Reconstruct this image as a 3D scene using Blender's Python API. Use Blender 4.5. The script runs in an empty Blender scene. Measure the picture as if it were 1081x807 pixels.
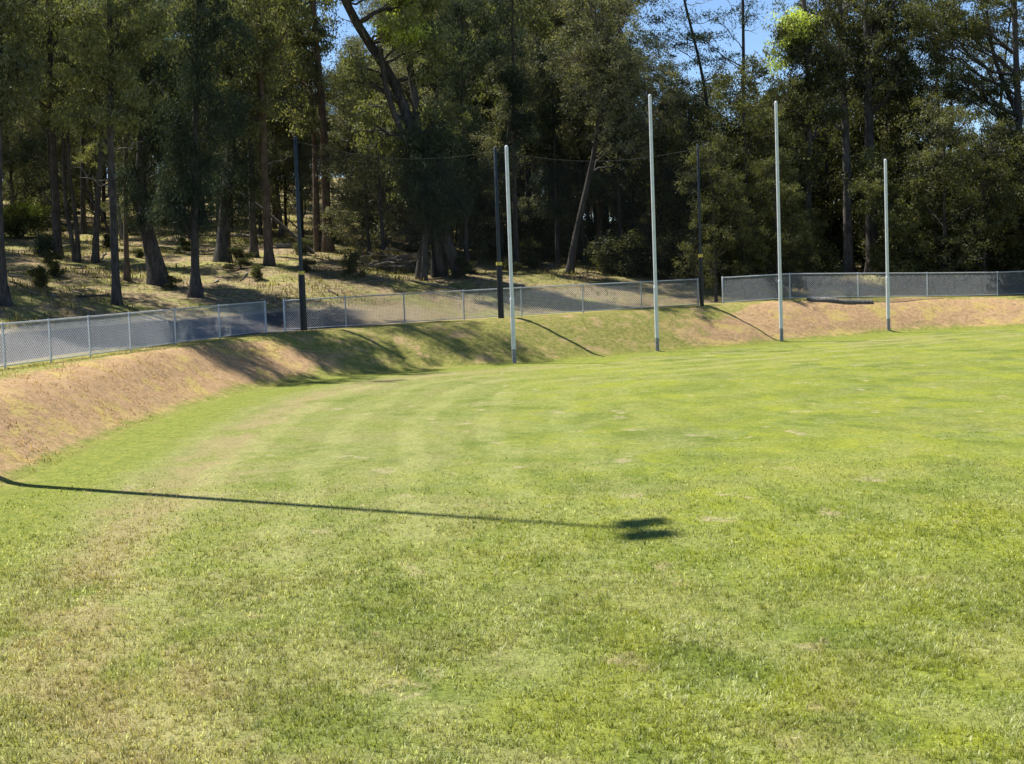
import bpy, math, random
import numpy as np

# ---------------------------------------------------------------- camera, sky, sun, exposure
SC = bpy.context.scene
COL = SC.collection
F = 1600.0                      # focal length in pixels of the 1081 px wide photograph
CAM_H = 3.2
PITCH, ROLL = math.radians(4.235), math.radians(-2.1)
cam_data = bpy.data.cameras.new("camera")
cam_data.sensor_width = 36.0
cam_data.lens = 36.0 * F / 1081.0
cam_data.clip_start, cam_data.clip_end = 0.1, 5000.0
cam = bpy.data.objects.new("camera", cam_data)
COL.objects.link(cam)
from mathutils import Matrix, Vector
CAM_R = Matrix.Rotation(math.pi / 2 - PITCH, 3, 'X') @ Matrix.Rotation(ROLL, 3, 'Z')
cam.matrix_world = Matrix.Translation((0, 0, CAM_H)) @ CAM_R.to_4x4()
SC.camera = cam

SUN_AZ = (-0.835, 0.55)         # towards the sun, in plan
SUN_EL = math.radians(60.5)
world = bpy.data.worlds.new("World")
SC.world = world
world.use_nodes = True
wt = world.node_tree
sky = wt.nodes.new("ShaderNodeTexSky")
sky.sky_type = 'NISHITA'
sky.sun_disc = False
sky.sun_elevation = SUN_EL
sky.sun_rotation = math.atan2(SUN_AZ[0], SUN_AZ[1])
sky.air_density = 0.75
sky.dust_density = 0.0
sky.ozone_density = 5.0
bg = wt.nodes["Background"]
bg.inputs["Strength"].default_value = 0.085
wt.links.new(sky.outputs[0], bg.inputs[0])
sun_data = bpy.data.lights.new("sun", 'SUN')
sun_data.energy = 5.0
sun_data.angle = math.radians(0.53)
sun_data.color = (1.0, 0.95, 0.86)
sun = bpy.data.objects.new("sun", sun_data)
COL.objects.link(sun)
sd = Vector((SUN_AZ[0], SUN_AZ[1], 0)).normalized() * math.cos(SUN_EL) + Vector((0, 0, math.sin(SUN_EL)))
sun.rotation_euler = sd.to_track_quat('Z', 'Y').to_euler()
sun.location = sd * 60
SC.view_settings.view_transform = 'Standard'
SC.view_settings.look = 'None'
SC.view_settings.exposure = 0.95
SC.view_settings.gamma = 1.0
SC.view_settings.use_curve_mapping = False
SC.render.engine = 'CYCLES'
SC.cycles.max_bounces = 6
SC.cycles.diffuse_bounces = 3
SC.cycles.transmission_bounces = 3
SC.cycles.transparent_max_bounces = 4

RNG = np.random.default_rng(7)
random.seed(7)

# ---------------------------------------------------------------- terrain as a function
def ray(px, py):
    d = CAM_R @ Vector(((px - 540.5) / F, (403.5 - py) / F, -1.0))
    return np.array(d)

def at_depth(px, py, Y):
    d = ray(px, py)
    return np.array((0, 0, CAM_H)) + d * (Y / d[1])

EDGE = np.array([(-3.5, 5.6), (-6.2, 10.8), (-7.7, 17), (-8.2, 25.4), (-8.4, 32), (-8.25, 38.5), (-7.7, 43),
                 (-6.6, 46.4), (-5.0, 48.9), (-2.6, 50.4), (0.1, 51.7), (5.4, 55.3), (10.6, 59.1), (15.8, 63.0),
                 (18.5, 64.1), (22, 64.7), (30, 64.6), (42, 61), (55, 52), (66, 38), (70, 20), (64, -4), (48, -22),
                 (28, -26), (12, -16), (3, -3), (0.2, 2.2)])

def smooth_closed(P, it=3):
    for _ in range(it):                       # Chaikin corner cutting
        Q = np.roll(P, -1, axis=0)
        P = np.stack([P * 0.75 + Q * 0.25, P * 0.25 + Q * 0.75], 1).reshape(-1, 2)
    return P
EDGE = smooth_closed(EDGE)

def signed_dist(x, y):
    x = np.asarray(x, float).ravel(); y = np.asarray(y, float).ravel()
    best = np.full(x.shape, 1e18); inside = np.zeros(x.shape, bool)
    A = EDGE; B = np.roll(EDGE, -1, axis=0)
    for (ax, ay), (bx, by) in zip(A, B):
        ex, ey = bx - ax, by - ay
        t = np.clip(((x - ax) * ex + (y - ay) * ey) / (ex * ex + ey * ey), 0, 1)
        dd = (x - ax - t * ex) ** 2 + (y - ay - t * ey) ** 2
        np.minimum(best, dd, out=best)
        c = ((ay > y) != (by > y)) & (x < (bx - ax) * (y - ay) / (by - ay + 1e-12) + ax)
        inside ^= c
    s = np.sqrt(best)
    return np.where(inside, -s, s)

def sstep(a, b, v):
    t = np.clip((v - a) / (b - a), 0, 1)
    return t * t * (3 - 2 * t)

def wob(x, y):
    return (np.sin(x * 0.71 + 1.3 * np.sin(y * 0.37)) * np.cos(y * 0.53 + 0.6) + 0.5 * np.sin(x * 1.9 + y * 1.3 + 0.4)
            + 0.35 * np.sin(x * 3.7 - y * 2.9))

def height(x, y, d=None):
    x = np.asarray(x, float); y = np.asarray(y, float)
    sh = x.shape
    if d is None:
        d = signed_dist(x, y).reshape(sh)
    crest = np.interp(x, [-15, -12, -8, -0.5, 8.8, 11.7, 14.8, 18, 21.4, 40], [1.22, 1.26, 1.33, 1.42, 1.47, 1.52, 1.43, 1.32, 1.20, 1.15])
    w = np.interp(x, [-13, -11.8, -10.8, -10.1, -9.4, -8.6, -7, 0, 8.8, 11.7, 14.8, 18, 21.4, 25], [3.3, 3.2, 2.7, 2.45, 2.7, 3.2, 3.3, 3.3, 3.0, 2.7, 2.5, 2.5, 2.7, 3.0])
    z = crest * (0.5 * sstep(-0.3, w, d) + 0.5 * np.clip(d / w, 0, 1) * sstep(-0.2, 0.9, d))
    z = np.minimum(z, crest)
    steep = np.interp(x, [-20, -6, 4, 16, 40], [1.0, 1.0, 0.78, 0.55, 0.5])
    rise = 0.27 * np.clip(d - 6.6, 0, 6.0) + 0.145 * np.clip(d - 12.6, 0, 1e9)
    cap = np.interp(x, [-30, -5, 8, 20, 40], [30, 28, 12, 4.5, 3.5])
    rise = cap * (1 - np.exp(-rise * steep / cap))
    z = z + rise
    z = z + 0.03 * wob(x, y) * (sstep(0.3, 1.5, d) * sstep(2.6, 1.6, d) + sstep(5, 7, d)) + 0.11 * wob(x * 0.7 + 3, y * 0.7) * sstep(8, 14, d)
    return z

def hz(x, y):
    return float(height(np.array([x]), np.array([y]))[0])

def on_ground(px, py, y0=9.0, y1=220.0):
    """The first point of the terrain along the line of sight of a photo pixel."""
    d = ray(px, py)
    Y = np.arange(y0, y1, 0.1)
    X = d[0] / d[1] * Y
    Z = CAM_H + d[2] / d[1] * Y
    H = height(X, Y)
    hit = np.nonzero(Z <= H)[0]
    i = hit[0] if len(hit) else len(Y) - 1
    return np.array((X[i], Y[i], H[i]))

# ---------------------------------------------------------------- helpers
def tag(o, label=None, cat=None, group=None, kind=None):
    if label: o["label"] = label
    if cat: o["category"] = cat
    if group: o["group"] = group
    if kind: o["kind"] = kind
    return o

def empty(name, loc):
    o = bpy.data.objects.new(name, None)
    o.empty_display_size = 0.3
    o.location = loc
    COL.objects.link(o)
    return o

class MB:
    """Collects arrays of vertices and faces and links them as one mesh."""
    def __init__(self):
        self.v = []; self.f4 = []; self.f3 = []; self.n = 0; self.t4 = []; self.t3 = []
    def add(self, v, f4=None, f3=None, t4=None, t3=None):
        v = np.asarray(v, float).reshape(-1, 3)
        if f4 is not None:
            f4 = np.asarray(f4, np.int64).reshape(-1, 4) + self.n
            self.f4.append(f4); self.t4.append(np.full(len(f4), 0.5) if t4 is None else t4)
        if f3 is not None:
            f3 = np.asarray(f3, np.int64).reshape(-1, 3) + self.n
            self.f3.append(f3); self.t3.append(np.full(len(f3), 0.5) if t3 is None else t3)
        self.v.append(v); self.n += len(v)
    def tube(self, pts, radii, sides=6, cap=True, wobble=0.0, flute=None):
        pts = np.asarray(pts, float); n = len(pts)
        radii = np.broadcast_to(np.asarray(radii, float), (n,))
        T = np.gradient(pts, axis=0)
        T /= np.linalg.norm(T, axis=1)[:, None] + 1e-12
        ref = np.array((1.0, 0.03, 0.02)) if abs(T[:, 0]).mean() < 0.75 else np.array((0.02, 1.0, 0.05))
        U = ref[None] - T * (T @ ref)[:, None]
        U /= np.linalg.norm(U, axis=1)[:, None] + 1e-12
        V = np.cross(T, U)
        a = np.arange(sides) * 2 * math.pi / sides
        R = radii[:, None] * np.ones((n, sides))
        if wobble:
            R = R * (1 + wobble * RNG.standard_normal((n, sides)))
        if flute is not None:
            R = R * (1 + flute[:, None] * np.cos(a * 5 + 0.7)[None] * 0.5)
        ring = pts[:, None] + R[..., None] * (np.cos(a)[None, :, None] * U[:, None] + np.sin(a)[None, :, None] * V[:, None])
        i = np.arange(n - 1)[:, None] * sides + np.arange(sides)[None]
        j = np.arange(n - 1)[:, None] * sides + (np.arange(sides)[None] + 1) % sides
        f = np.stack([i, j, j + sides, i + sides], -1).reshape(-1, 4)
        vv = ring.reshape(-1, 3)
        if cap:
            N0 = n * sides
            vv = np.concatenate([vv, ring[0], ring[-1], pts[:1], pts[-1:]])
            k = np.arange(sides); k2 = (k + 1) % sides
            f3 = np.concatenate([np.stack([k2 + N0, k + N0, np.full(sides, N0 + 2 * sides)], -1),
                                 np.stack([k + N0 + sides, k2 + N0 + sides, np.full(sides, N0 + 2 * sides + 1)], -1)])
            self.add(vv, f, f3)
        else:
            self.add(vv, f)
    def box(self, c, size, rz=0.0, M=None):
        s = np.array([(x, y, z) for x in (-.5, .5) for y in (-.5, .5) for z in (-.5, .5)]) * np.asarray(size)
        if M is not None: s = s @ np.asarray(M).T
        elif rz:
            cs, sn = math.cos(rz), math.sin(rz)
            s = np.stack([s[:, 0] * cs - s[:, 1] * sn, s[:, 0] * sn + s[:, 1] * cs, s[:, 2]], -1)
        self.add(s + np.asarray(c), [(0, 1, 3, 2), (4, 6, 7, 5), (0, 4, 5, 1), (2, 3, 7, 6), (0, 2, 6, 4), (1, 5, 7, 3)])
    def mesh(self, name, mat, smooth=False, tint=False):
        me = bpy.data.meshes.new(name)
        V = np.concatenate(self.v) if self.v else np.zeros((0, 3))
        f4 = np.concatenate(self.f4) if self.f4 else np.zeros((0, 4), np.int64)
        f3 = np.concatenate(self.f3) if self.f3 else np.zeros((0, 3), np.int64)
        me.vertices.add(len(V)); me.vertices.foreach_set("co", V.astype(np.float32).ravel())
        idx = np.concatenate([f4.ravel(), f3.ravel()]).astype(np.int32)
        me.loops.add(len(idx)); me.loops.foreach_set("vertex_index", idx)
        tot = np.concatenate([np.full(len(f4), 4), np.full(len(f3), 3)]).astype(np.int32)
        me.polygons.add(len(tot))
        me.polygons.foreach_set("loop_start", np.concatenate([[0], np.cumsum(tot)[:-1]]).astype(np.int32))
        me.polygons.foreach_set("loop_total", tot)
        if smooth: me.polygons.foreach_set("use_smooth", np.ones(len(tot), bool))
        if tint:
            a = me.attributes.new("tint", 'FLOAT', 'FACE')
            t = np.concatenate((self.t4 or []) + (self.t3 or []))
            a.data.foreach_set("value", t.astype(np.float32))
        me.update(calc_edges=True)
        if mat: me.materials.append(mat)
        return me
    def build(self, name, mat, parent=None, smooth=False, tint=False, loc=None):
        o = bpy.data.objects.new(name, self.mesh(name, mat, smooth, tint))
        COL.objects.link(o)
        if parent is not None: o.parent = parent
        if loc is not None: o.location = loc
        return o

# ---------------------------------------------------------------- node helpers and materials
class NT:
    def __init__(self, name):
        self.m = bpy.data.materials.new(name); self.m.use_nodes = True
        self.t = self.m.node_tree; self.t.nodes.clear()
        self.out = self.t.nodes.new("ShaderNodeOutputMaterial")
    def n(self, kind, **kw):
        o = self.t.nodes.new(kind)
        for k, v in kw.items(): setattr(o, k, v)
        return o
    def link(self, a, b): self.t.links.new(a, b)
    def setin(self, sock, v):
        if hasattr(v, "bl_idname") or isinstance(v, bpy.types.NodeSocket): self.link(v, sock)
        elif sock.type == 'RGBA' and len(v) == 3: sock.default_value = (*v, 1)
        else: sock.default_value = v
    def math(self, op, a, b=None, clamp=False):
        o = self.n("ShaderNodeMath", operation=op, use_clamp=clamp)
        self.setin(o.inputs[0], a)
        if b is not None: self.setin(o.inputs[1], b)
        return o.outputs[0]
    def mix(self, fac, a, b, mode='MIX'):
        o = self.n("ShaderNodeMix", data_type='RGBA', blend_type=mode)
        self.setin(o.inputs[0], fac); self.setin(o.inputs[6], a); self.setin(o.inputs[7], b)
        return o.outputs[2]
    def ramp(self, v, a, b, to0=0.0, to1=1.0):
        o = self.n("ShaderNodeMapRange", interpolation_type='SMOOTHSTEP')
        self.setin(o.inputs[0], v); o.inputs[1].default_value = a; o.inputs[2].default_value = b
        o.inputs[3].default_value = to0; o.inputs[4].default_value = to1
        return o.outputs[0]
    def noise(self, vec, scale, detail=3.0, rough=0.55, dist=0.0):
        o = self.n("ShaderNodeTexNoise")
        self.link(vec, o.inputs["Vector"])
        o.inputs["Scale"].default_value = scale; o.inputs["Detail"].default_value = detail
        o.inputs["Roughness"].default_value = rough; o.inputs["Distortion"].default_value = dist
        return o.outputs[0]
    def pos(self, scale=(1, 1, 1), loc=(0, 0, 0), rz=0.0):
        g = self.n("ShaderNodeNewGeometry")
        mp = self.n("ShaderNodeMapping")
        mp.inputs["Scale"].default_value = scale; mp.inputs["Location"].default_value = loc
        mp.inputs["Rotation"].default_value = (0, 0, rz)
        self.link(g.outputs["Position"], mp.inputs["Vector"])
        return mp.outputs[0]
    def attr(self, name):
        o = self.n("ShaderNodeAttribute", attribute_name=name)
        return o.outputs["Fac"]
    def surf(self, s): self.link(s, self.out.inputs["Surface"])

def simple(name, col, rough=0.6, metal=0.0, var=0.25, scale=6.0, bump=0.0, spec=0.5):
    t = NT(name)
    p = t.n("ShaderNodeBsdfPrincipled")
    tc = t.n("ShaderNodeTexCoord")
    nz = t.noise(tc.outputs["Object"], scale, 5.0, 0.6)
    lo = tuple(c * (1 - var) for c in col); hi = tuple(min(1, c * (1 + var)) for c in col)
    t.setin(p.inputs["Base Color"], t.mix(t.ramp(nz, 0.3, 0.7), lo, hi))
    t.setin(p.inputs["Roughness"], t.ramp(nz, 0.2, 0.8, max(0.02, rough - 0.1), min(1, rough + 0.12)))
    p.inputs["Metallic"].default_value = metal
    p.inputs["Specular IOR Level"].default_value = spec
    if bump:
        b = t.n("ShaderNodeBump"); b.inputs["Strength"].default_value = bump; b.inputs["Distance"].default_value = 0.02
        t.link(nz, b.inputs["Height"]); t.link(b.outputs[0], p.inputs["Normal"])
    t.surf(p.outputs[0])
    return t.m

def turf_colour(t):
    """Base colour of the mown turf by place: patches of green, yellow-green, sage, worn straw and bare tan."""
    p = t.pos()
    ps = t.pos(scale=(1.0, 0.55, 1.0), rz=0.55)
    big = t.noise(ps, 0.14, 4.0, 0.6, 0.6)
    mid = t.noise(ps, 0.62, 6.0, 0.68, 0.6)
    mid2 = t.noise(t.pos(scale=(1.0, 0.7, 1), loc=(5, 9, 0), rz=-0.3), 0.95, 6.0, 0.7, 0.5)
    small = t.noise(p, 3.6, 5.0, 0.72, 0.3)
    edge = t.attr("edge")
    lush = t.mix(t.ramp(mid, 0.38, 0.62), (0.100, 0.148, 0.010), (0.295, 0.322, 0.020))
    sage = t.mix(t.ramp(small, 0.3, 0.7), (0.152, 0.196, 0.038), (0.310, 0.342, 0.095))
    c = t.mix(t.ramp(mid2, 0.44, 0.60, 0.0, 0.80), lush, sage)
    c = t.mix(t.ramp(big, 0.40, 0.66, 0.0, 0.55), c, t.mix(t.ramp(small, 0.3, 0.7), (0.222, 0.254, 0.022), (0.352, 0.358, 0.048)))
    near = t.ramp(edge, -11.0, -3.0)
    wn = t.noise(t.pos(loc=(3, 7, 0)), 0.42, 6.0, 0.70, 0.8)
    worn = t.math('MULTIPLY', t.ramp(wn, 0.46, 0.60), t.math('ADD', t.math('MULTIPLY', near, 0.45), 0.24))
    c = t.mix(t.math('MULTIPLY', worn, t.ramp(small, 0.25, 0.62, 0.35, 1.0)), c, (0.37, 0.295, 0.145))
    # the greyer, trodden ground along the left arm and a tan wear line beside the boundary
    px_ = t.n("ShaderNodeSeparateXYZ"); t.link(p, px_.inputs[0])
    left = t.ramp(px_.outputs[0], 3.0, -3.0)
    c = t.mix(t.math('MULTIPLY', left, t.ramp(mid, 0.36, 0.60, 0.15, 0.62)), c, t.mix(t.ramp(small, 0.3, 0.7), (0.175, 0.188, 0.070), (0.315, 0.300, 0.140)))
    line = t.math('MULTIPLY', t.ramp(t.math('ABSOLUTE', t.math('ADD', edge, t.math('ADD', 2.8, t.math('MULTIPLY', t.math('SUBTRACT', wn, 0.5), 3.0)))), 0.95, 0.25), t.math('MULTIPLY', left, t.ramp(mid2, 0.36, 0.54)))
    c = t.mix(t.math('MULTIPLY', line, 0.88), c, (0.38, 0.285, 0.150))
    # small bare spots
    spot = t.math('MULTIPLY', t.ramp(t.noise(t.pos(scale=(1, 0.6, 1), loc=(11, 2, 0)), 1.15, 3.0, 0.6), 0.62, 0.69), t.ramp(small, 0.35, 0.6))
    c = t.mix(spot, c, (0.46, 0.37, 0.23))
    # mowing rounds follow the boundary
    wv = t.math('ADD', edge, t.math('MULTIPLY', t.noise(t.pos(), 0.18, 3.0, 0.5), 1.15))
    st = t.math('SINE', t.math('MULTIPLY', wv, 2 * math.pi / 1.55))
    fade = t.math('MULTIPLY', t.ramp(edge, -14.0, -6.5), t.ramp(edge, -1.2, -2.2))
    c = t.mix(t.math('MULTIPLY', t.ramp(st, 0.15, 0.85), t.math('MULTIPLY', fade, t.ramp(wn, 0.38, 0.58, 0.14, 0.40))), c, (0.43, 0.425, 0.165))
    # the watered strip along the boundary
    strip = t.math('MULTIPLY', t.ramp(t.math('ADD', edge, t.math('MULTIPLY', mid, 1.6)), -1.4, -0.3), 0.85)
    c = t.mix(strip, c, t.mix(t.ramp(small, 0.3, 0.7), (0.135, 0.185, 0.016), (0.300, 0.310, 0.045)))
    return c

def ground_material():
    t = NT("ground")
    p = t.pos(); edge = t.attr("edge"); dry = t.attr("dry"); tar = t.attr("tar"); lit = t.attr("litter")
    turf = turf_colour(t)
    fine = t.noise(t.pos(scale=(1, 1, 1)), 14.0, 6.0, 0.75)
    tuft = t.noise(t.pos(scale=(1.0, 0.35, 1), rz=0.2), 5.0, 5.0, 0.75)
    turf = t.mix(t.ramp(fine, 0.32, 0.72, 0.0, 1.0), t.mix(0.50, turf, (0.02, 0.035, 0.006)), t.mix(0.22, turf, (0.40, 0.44, 0.12)))
    turf = t.mix(t.ramp(tuft, 0.3, 0.7, 0.24, 0.0), turf, (0.05, 0.08, 0.012))
    # dry bank
    n1 = t.noise(t.pos(scale=(1, 1, 2)), 0.8, 6.0, 0.7, 0.4); n2 = t.noise(p, 6.0, 5.0, 0.75); n3 = t.noise(t.pos(scale=(0.35, 1, 1), rz=0.6), 9.0, 4.0, 0.7)
    tan = t.mix(t.ramp(n2, 0.3, 0.7), (0.30, 0.190, 0.098), (0.46, 0.305, 0.165))
    tan = t.mix(t.ramp(n3, 0.55, 0.75, 0.0, 0.5), tan, (0.17, 0.095, 0.05))
    tan = t.mix(t.ramp(n1, 0.50, 0.64, 0, 0.85), tan, (0.43, 0.335, 0.105))
    tan = t.mix(t.ramp(t.noise(t.pos(scale=(1, 1, 2), loc=(2, 8, 0)), 2.2, 6.0, 0.72, 0.6), 0.50, 0.68, 0, 0.6), tan, (0.19, 0.135, 0.070))
    olive = t.mix(t.ramp(n2, 0.3, 0.7), (0.125, 0.145, 0.028), (0.310, 0.280, 0.080))
    olive = t.mix(t.ramp(n3, 0.50, 0.72, 0.0, 0.55), olive, (0.33, 0.23, 0.11))
    olive = t.mix(t.ramp(t.noise(t.pos(scale=(1, 1, 2), loc=(4, 1, 0)), 1.1, 5.0, 0.7, 0.5), 0.52, 0.64, 0, 0.75), olive, (0.44, 0.30, 0.16))
    dryness = t.math('ADD', dry, t.math('MULTIPLY', t.math('SUBTRACT', n1, 0.5), 1.5))
    bank = t.mix(t.ramp(dryness, 0.35, 0.65), olive, tan)
    rim = t.math('ADD', edge, t.math('MULTIPLY', t.math('SUBTRACT', n2, 0.5), 1.0))
    rim = t.math('ADD', rim, t.math('MULTIPLY', t.math('SUBTRACT', n1, 0.5), 1.5))
    c = t.mix(t.ramp(rim, -0.35, 0.75), turf, bank)
    # forest floor: dry grass, litter and bare earth
    f1 = t.noise(p, 0.45, 6.0, 0.7, 0.7); f2 = t.noise(p, 4.5, 6.0, 0.75)
    floor = t.mix(t.ramp(f2, 0.32, 0.68), (0.090, 0.066, 0.038), (0.36, 0.275, 0.155))
    grassy = t.mix(t.ramp(f2, 0.3, 0.7), (0.10, 0.112, 0.028), (0.34, 0.305, 0.105))
    floor = t.mix(t.ramp(f1, 0.42, 0.60), floor, grassy)
    c = t.mix(lit, c, floor)
    road = t.mix(t.ramp(t.noise(p, 30.0, 4.0, 0.7), 0.3, 0.7), (0.062, 0.058, 0.054), (0.115, 0.107, 0.098))
    sand = t.mix(t.ramp(n2, 0.3, 0.7), (0.22, 0.175, 0.105), (0.36, 0.29, 0.175))
    c = t.mix(t.ramp(t.math('ADD', tar, t.math('MULTIPLY', t.math('SUBTRACT', n2, 0.5), 0.35)), 0.12, 0.35), c, sand)
    c = t.mix(t.ramp(t.math('ADD', tar, t.math('MULTIPLY', t.math('SUBTRACT', n2, 0.5), 0.25)), 0.55, 0.75), c, road)
    b = t.n("ShaderNodeBsdfPrincipled")
    t.link(c, b.inputs["Base Color"])
    b.inputs["Roughness"].default_value = 0.95
    b.inputs["Specular IOR Level"].default_value = 0.15
    bp = t.n("ShaderNodeBump"); bp.inputs["Strength"].default_value = 0.8; bp.inputs["Distance"].default_value = 0.05
    t.link(t.math('ADD', t.math('MULTIPLY', fine, 0.6), t.math('ADD', n2, t.math('MULTIPLY', tuft, 0.5))), bp.inputs["Height"])
    t.link(bp.outputs[0], b.inputs["Normal"])
    t.surf(b.outputs[0])
    return t.m

def blade_material(name, turfy=True, cols=None):
    t = NT(name)
    tint = t.attr("tint")
    if turfy:
        c = turf_colour(t)
        c = t.mix(0.20, c, (0.42, 0.45, 0.13))
        c = t.mix(t.ramp(tint, 0.0, 0.5, 0.45, 0.0), c, (0.045, 0.075, 0.010))
        c = t.mix(t.ramp(tint, 0.62, 0.95, 0.0, 0.90), c, (0.64, 0.645, 0.38))
    elif len(cols) == 4:
        n1 = t.noise(t.pos(scale=(1, 1, 2)), 0.8, 6.0, 0.7, 0.4)
        c = t.mix(t.ramp(t.math("ADD", t.attr("dry"), t.math("MULTIPLY", t.math("SUBTRACT", n1, 0.5), 1.5)), 0.35, 0.65), t.mix(t.ramp(tint, 0.1, 0.9), cols[0], cols[1]), t.mix(t.ramp(tint, 0.1, 0.9), cols[2], cols[3]))
    else:
        c = t.mix(t.ramp(tint, 0.1, 0.9), cols[0], cols[1])
    d = t.n("ShaderNodeBsdfDiffuse"); t.link(c, d.inputs[0])
    tr = t.n("ShaderNodeBsdfTranslucent"); t.link(t.mix(1.0, c, (1.05, 1.08, 0.6), 'MULTIPLY'), tr.inputs[0])
    gl = t.n("ShaderNodeBsdfGlossy"); gl.inputs["Roughness"].default_value = 0.45; gl.inputs[0].default_value = (0.9, 0.95, 0.9, 1)
    m1 = t.n("ShaderNodeMixShader"); m1.inputs[0].default_value = 0.55
    t.link(d.outputs[0], m1.inputs[1]); t.link(tr.outputs[0], m1.inputs[2])
    m2 = t.n("ShaderNodeMixShader"); m2.inputs[0].default_value = 0.012
    t.link(m1.outputs[0], m2.inputs[1]); t.link(gl.outputs[0], m2.inputs[2])
    t.surf(m2.outputs[0])
    return t.m

def leaf_material(name, dark, light, lit_lime=None, gloss=0.05, trans=0.4):
    """Leaf colour varies from leaf to leaf and from tree to tree."""
    t = NT(name)
    tint = t.attr("tint")
    oi = t.n("ShaderNodeObjectInfo")
    c = t.mix(t.ramp(tint, 0.0, 0.9), dark, light)
    c = t.mix(t.ramp(oi.outputs["Random"], 0.0, 1.0, 0.0, 0.35), c, tuple(x * f for x, f in zip(light, (0.95, 1.02, 0.85))))
    c = t.mix(t.ramp(t.math('FRACT', t.math('MULTIPLY', oi.outputs['Random'], 7.3)), 0.55, 1.0, 0.0, 0.45), c, tuple(x * f for x, f in zip(dark, (1.4, 1.3, 1.5))))
    if lit_lime: c = t.mix(t.ramp(tint, 1.2, 1.7), c, lit_lime)  # lime clumps: leaf colour with sunlight put into it
    d = t.n("ShaderNodeBsdfDiffuse"); t.link(c, d.inputs[0])
    tr = t.n("ShaderNodeBsdfTranslucent"); t.link(t.mix(1.0, c, (1.45, 1.45, 0.62), 'MULTIPLY'), tr.inputs[0])
    gl = t.n("ShaderNodeBsdfGlossy"); gl.inputs["Roughness"].default_value = 0.62
    m1 = t.n("ShaderNodeMixShader"); m1.inputs[0].default_value = trans
    t.link(d.outputs[0], m1.inputs[1]); t.link(tr.outputs[0], m1.inputs[2])
    m2 = t.n("ShaderNodeMixShader"); m2.inputs[0].default_value = gloss
    t.link(m1.outputs[0], m2.inputs[1]); t.link(gl.outputs[0], m2.inputs[2])
    t.surf(m2.outputs[0])
    return t.m

def bark_material(name, dark, light, stretch=0.25):
    t = NT(name)
    tc = t.n("ShaderNodeTexCoord"); mp = t.n("ShaderNodeMapping")
    mp.inputs["Scale"].default_value = (1, 1, stretch)
    t.link(tc.outputs["Object"], mp.inputs["Vector"])
    a = t.noise(mp.outputs[0], 9.0, 5.0, 0.7); b = t.noise(tc.outputs["Object"], 1.1, 4.0, 0.6)
    c = t.mix(t.ramp(a, 0.3, 0.7), dark, light)
    c = t.mix(t.ramp(b, 0.4, 0.65, 0.0, 0.5), c, tuple(x * 0.5 for x in dark))
    p = t.n("ShaderNodeBsdfPrincipled"); t.link(c, p.inputs["Base Color"])
    p.inputs["Roughness"].default_value = 0.9; p.inputs["Specular IOR Level"].default_value = 0.2
    bp = t.n("ShaderNodeBump"); bp.inputs["Strength"].default_value = 0.7; bp.inputs["Distance"].default_value = 0.04
    t.link(a, bp.inputs["Height"]); t.link(bp.outputs[0], p.inputs["Normal"])
    t.surf(p.outputs[0])
    return t.m

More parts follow.
